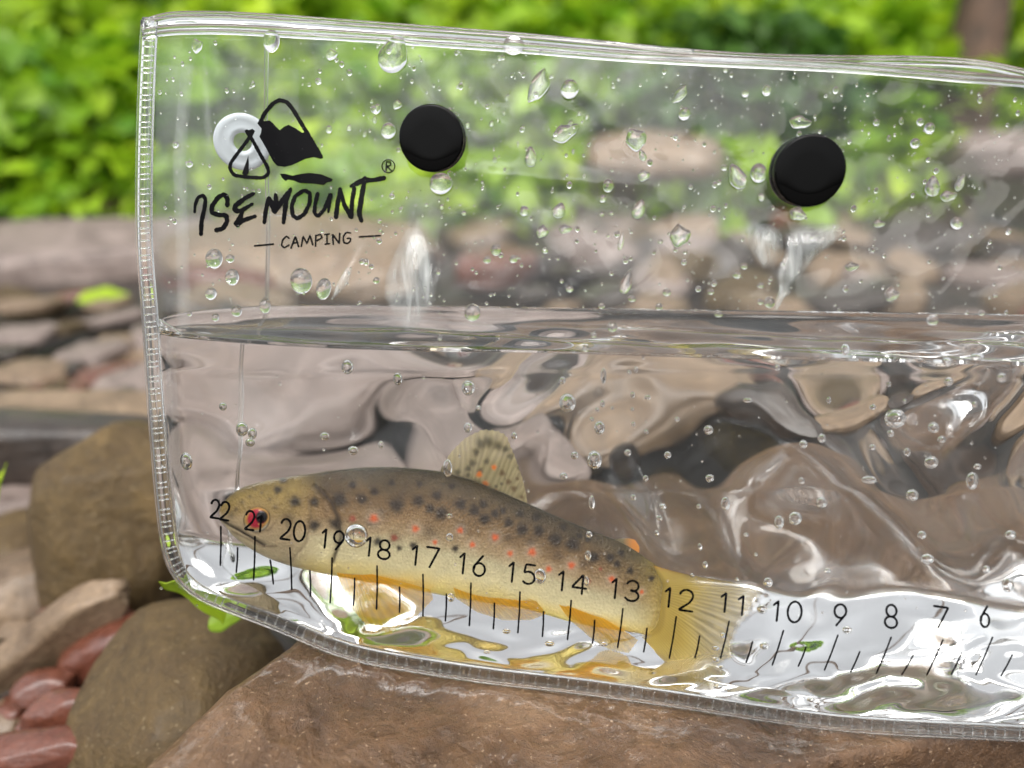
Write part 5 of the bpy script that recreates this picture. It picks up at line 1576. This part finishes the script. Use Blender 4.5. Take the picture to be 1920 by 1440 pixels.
bubbles = [(650, 688, 24, 28), (745, 710, 18, 24), (878, 727, 26, 30), (1065, 755, 32, 36), (1125, 802, 20, 26), (1116, 863, 28, 36), (877, 802, 16, 20), (964, 817, 12, 14), (839, 878, 18, 34), (1078, 854, 15, 15), (1057, 893, 15, 14),
           (661, 845, 20, 18), (714, 834, 11, 14), (1110, 943, 12, 28), (1178, 849, 13, 13), (1253, 853, 14, 14), (1211, 897, 11, 12), (1188, 933, 11, 12), (1243, 950, 12, 12), (897, 765, 11, 11), (1055, 713, 12, 14), (1132, 705, 11, 30),
           (1685, 785, 40, 37), (1754, 802, 20, 21), (1780, 678, 18, 18), (1837, 670, 24, 18), (1782, 715, 17, 17), (1882, 708, 19, 18), (1588, 655, 16, 22), (1750, 867, 26, 24), (1714, 929, 23, 23), (1543, 943, 20, 22), (1543, 822, 15, 18),
           (1508, 833, 16, 16), (1362, 945, 17, 26), (1332, 897, 16, 15), (1330, 806, 18, 18), (1672, 813, 13, 13), (1638, 763, 12, 12), (1638, 839, 12, 12), (1768, 824, 16, 14), (1703, 848, 12, 16), (1504, 902, 11, 13), (1632, 900, 28, 15),
           (1827, 902, 22, 34), (1835, 875, 14, 12), (1830, 758, 12, 12), (1458, 689, 11, 12), (1403, 750, 18, 10), (1463, 980, 18, 26), (1494, 973, 24, 26), (1742, 1049, 24, 19), (1731, 1004, 16, 16), (1442, 1093, 17, 19), (1431, 1143, 20, 18),
           (1591, 1182, 18, 15), (1435, 1212, 18, 15), (1553, 1071, 12, 11), (1895, 1098, 22, 28), (1852, 1068, 13, 14), (1898, 1003, 20, 16), (1523, 1312, 16, 15), (1348, 1287, 18, 16), (666, 1007, 46, 46), (843, 1008, 14, 16), (843, 968, 11, 10),
           (1013, 1082, 24, 30), (1103, 1043, 12, 20), (1105, 1003, 12, 13), (845, 1121, 15, 18), (1100, 1090, 10, 18), (950, 1184, 16, 11), (1031, 1207, 19, 13), (1133, 1208, 15, 10), (913, 1222, 14, 10), (348, 865, 28, 34), (417, 762, 16, 16),
           (452, 805, 24, 28), (472, 813, 18, 22), (468, 830, 20, 16), (608, 818, 18, 16), (1311, 950, 9, 9), (1313, 1026, 9, 14), (1323, 1060, 10, 14), (1237, 972, 12, 10), (1244, 950, 12, 12), (1232, 1000, 9, 11), (1668, 720, 9, 9), (1697, 752, 8, 9),
           (1555, 750, 9, 14), (1120, 768, 8, 8), (1130, 757, 9, 14), (1148, 765, 6, 7), (1186, 767, 6, 7), (1110, 786, 9, 9), (1188, 795, 8, 9), (1212, 810, 9, 10), (1270, 786, 9, 10), (1215, 745, 12, 10), (1187, 740, 9, 12), (1180, 698, 8, 8),
           (1193, 693, 8, 12), (1400, 1003, 9, 8), (1363, 1292, 9, 8), (1357, 1192, 12, 12), (1343, 1216, 14, 10), (1343, 1237, 14, 11), (1354, 1251, 11, 9), (1383, 1087, 7, 7), (1298, 1079, 8, 7), (1420, 1126, 7, 7), (1418, 1040, 7, 7)]
own = {0: 'bubble high in the water above the trout head', 2: 'bright bubble in the water above the dorsal fin', 3: 'big bright bubble up right of the dorsal fin', 5: 'bright oval bubble right of the dorsal fin', 8: 'long bubble clinging to the front root of the dorsal fin',
       22: 'largest silvery bubble at the right side of the water', 29: 'silvery bubble below the largest one at the right', 49: 'left one of two bright bubbles above the tail', 50: 'right one of two bright bubbles above the tail', 63: 'large pearly bubble in front of the gill beside number 19',
       66: 'pearly bubble touching number 15', 75: 'round bubble on the left gusset level with the dorsal fin', 77: 'largest of three joined bubbles above the trout snout', 51: 'flat bright bubble above number 7'}
for i, (x, y, w_, h_) in enumerate(bubbles):
    o = bpy.data.objects.new('air_bubble', bub_me); C.objects.link(o)
    p0, m = frame_at(x, y, 0)
    d_ = float(front_d(np.array(float(x)), np.array(float(y))))
    k_ = d_ / F * S / 2
    th = min(w_, h_) * k_ * 0.95
    tw_ = float(thick(np.array(float(x)), np.array(float(y)))) * S
    th = min(th, tw_ * 0.3)
    m = m @ Matrix.Diagonal((w_ * k_, h_ * k_, th, 1))
    m.translation = Vector(W(x, y, d_ + 0.00030) * S) + Vector((0, CP, -SP)) * th
    o.matrix_world = m
    tag(o, own.get(i, 'small air bubble clinging inside the film below the waterline'), 'bubble', 'air bubbles in the pouch water')

# ------------------------------------------------------------------ labels that single out the many small things
ORD = ['first', 'second', 'third', 'fourth', 'fifth', 'sixth', 'seventh', 'eighth', 'ninth', 'tenth', 'eleventh', 'twelfth', 'thirteenth', 'fourteenth', 'fifteenth', 'sixteenth', 'seventeenth', 'eighteenth']


def zone_air(x, y):
    if x < 560: return 'over the printed emblem and name' if y < 470 else 'under the printed words'
    if y > 590: return 'across the waterline band'
    if x < 760: return 'between the print and the left cap'
    if x < 1000: return 'just right of the left cap' if y < 330 else 'below the left cap'
    if x < 1180: return 'midway between the caps, upper half' if y < 330 else 'midway between the caps, lower half'
    if x < 1440: return 'left of the right cap' if y < 400 else 'left of the painted white glare'
    return 'right of the right cap' if y < 400 else 'right of the painted white glare'


def zone_water(x, y):
    if x < 560: return 'around the trout snout and left gusset'
    if y > 1170: return 'among the scale ticks'
    if y > 960: return 'on the trout flank' if x < 1180 else 'above the trout tail' if x < 1480 else 'above the numbers right of the tail'
    if x < 1000: return 'above the trout back'
    if x < 1200: return 'just right of the dorsal fin'
    if x < 1420: return 'above the tail stalk'
    if x < 1620: return 'in the dark area above the tail'
    return 'at the right side of the water'


def zone_rock(x, y):
    if x < -200: return 'outside the left edge'
    if x > 1920: return 'outside the right edge, near' if y > 520 else 'outside the right edge, far'
    if x < 265: return 'left of the pouch below the grey rock'
    if y < 420: return 'behind the caps' if x < 1400 else 'near the trunk'
    if y < 480: return 'behind the print' if x < 760 else 'behind the dry film below the caps' if x < 1400 else 'behind the dry film at far right'
    if y < 600: return 'just above the waterline, left half' if x < 1000 else 'just above the waterline, right half'
    return 'behind the water left half' if x < 1100 else 'behind the water right half'


def relabel(pred, zone, fmt):
    buckets = {}
    lab = {}
    for o in list(C.objects):
        if 'category' in o and pred(o):
            x, y, _ = pix(np.array(o.matrix_world.translation) / S if o.matrix_world.translation.length else np.array(o.location) / S)
            buckets.setdefault((o['label'], zone(x, y)), []).append((float(x), float(y), o))
    for (lb, zn), L_ in buckets.items():
        L_.sort(key=lambda t: t[0])
        for i_, (x, y, o) in enumerate(L_):
            wd = ORD[i_] if i_ < len(ORD) else None
            if len(L_) == 1: o['label'] = fmt(lb) + ' ' + zn
            elif i_ == 0: o['label'] = 'leftmost ' + fmt(lb) + ' ' + zn
            elif i_ == len(L_) - 1: o['label'] = 'rightmost ' + fmt(lb) + ' ' + zn
            elif wd: o['label'] = wd + ' from left ' + fmt(lb) + ' ' + zn


bpy.context.view_layer.update()
relabel(lambda o: o['category'] == 'droplet' and o['label'].startswith('small'), zone_air, lambda l_: 'small round bead' if 'round' in l_ else 'small ragged drop')
relabel(lambda o: o['category'] == 'bubble' and o['label'].startswith('small air'), zone_water, lambda l_: 'small air bubble')
relabel(lambda o: o['category'] == 'stone chip', lambda x, y: 'around the big olive boulder' if y < 1150 else 'among the red stones' if x < 240 else 'by the rounded olive stone', lambda l_: l_.split(' in the rubble')[0])
relabel(lambda o: o['category'] == 'stone' and 'rubble' in o['label'], zone_rock, lambda l_: l_.split(' in the rubble')[0])
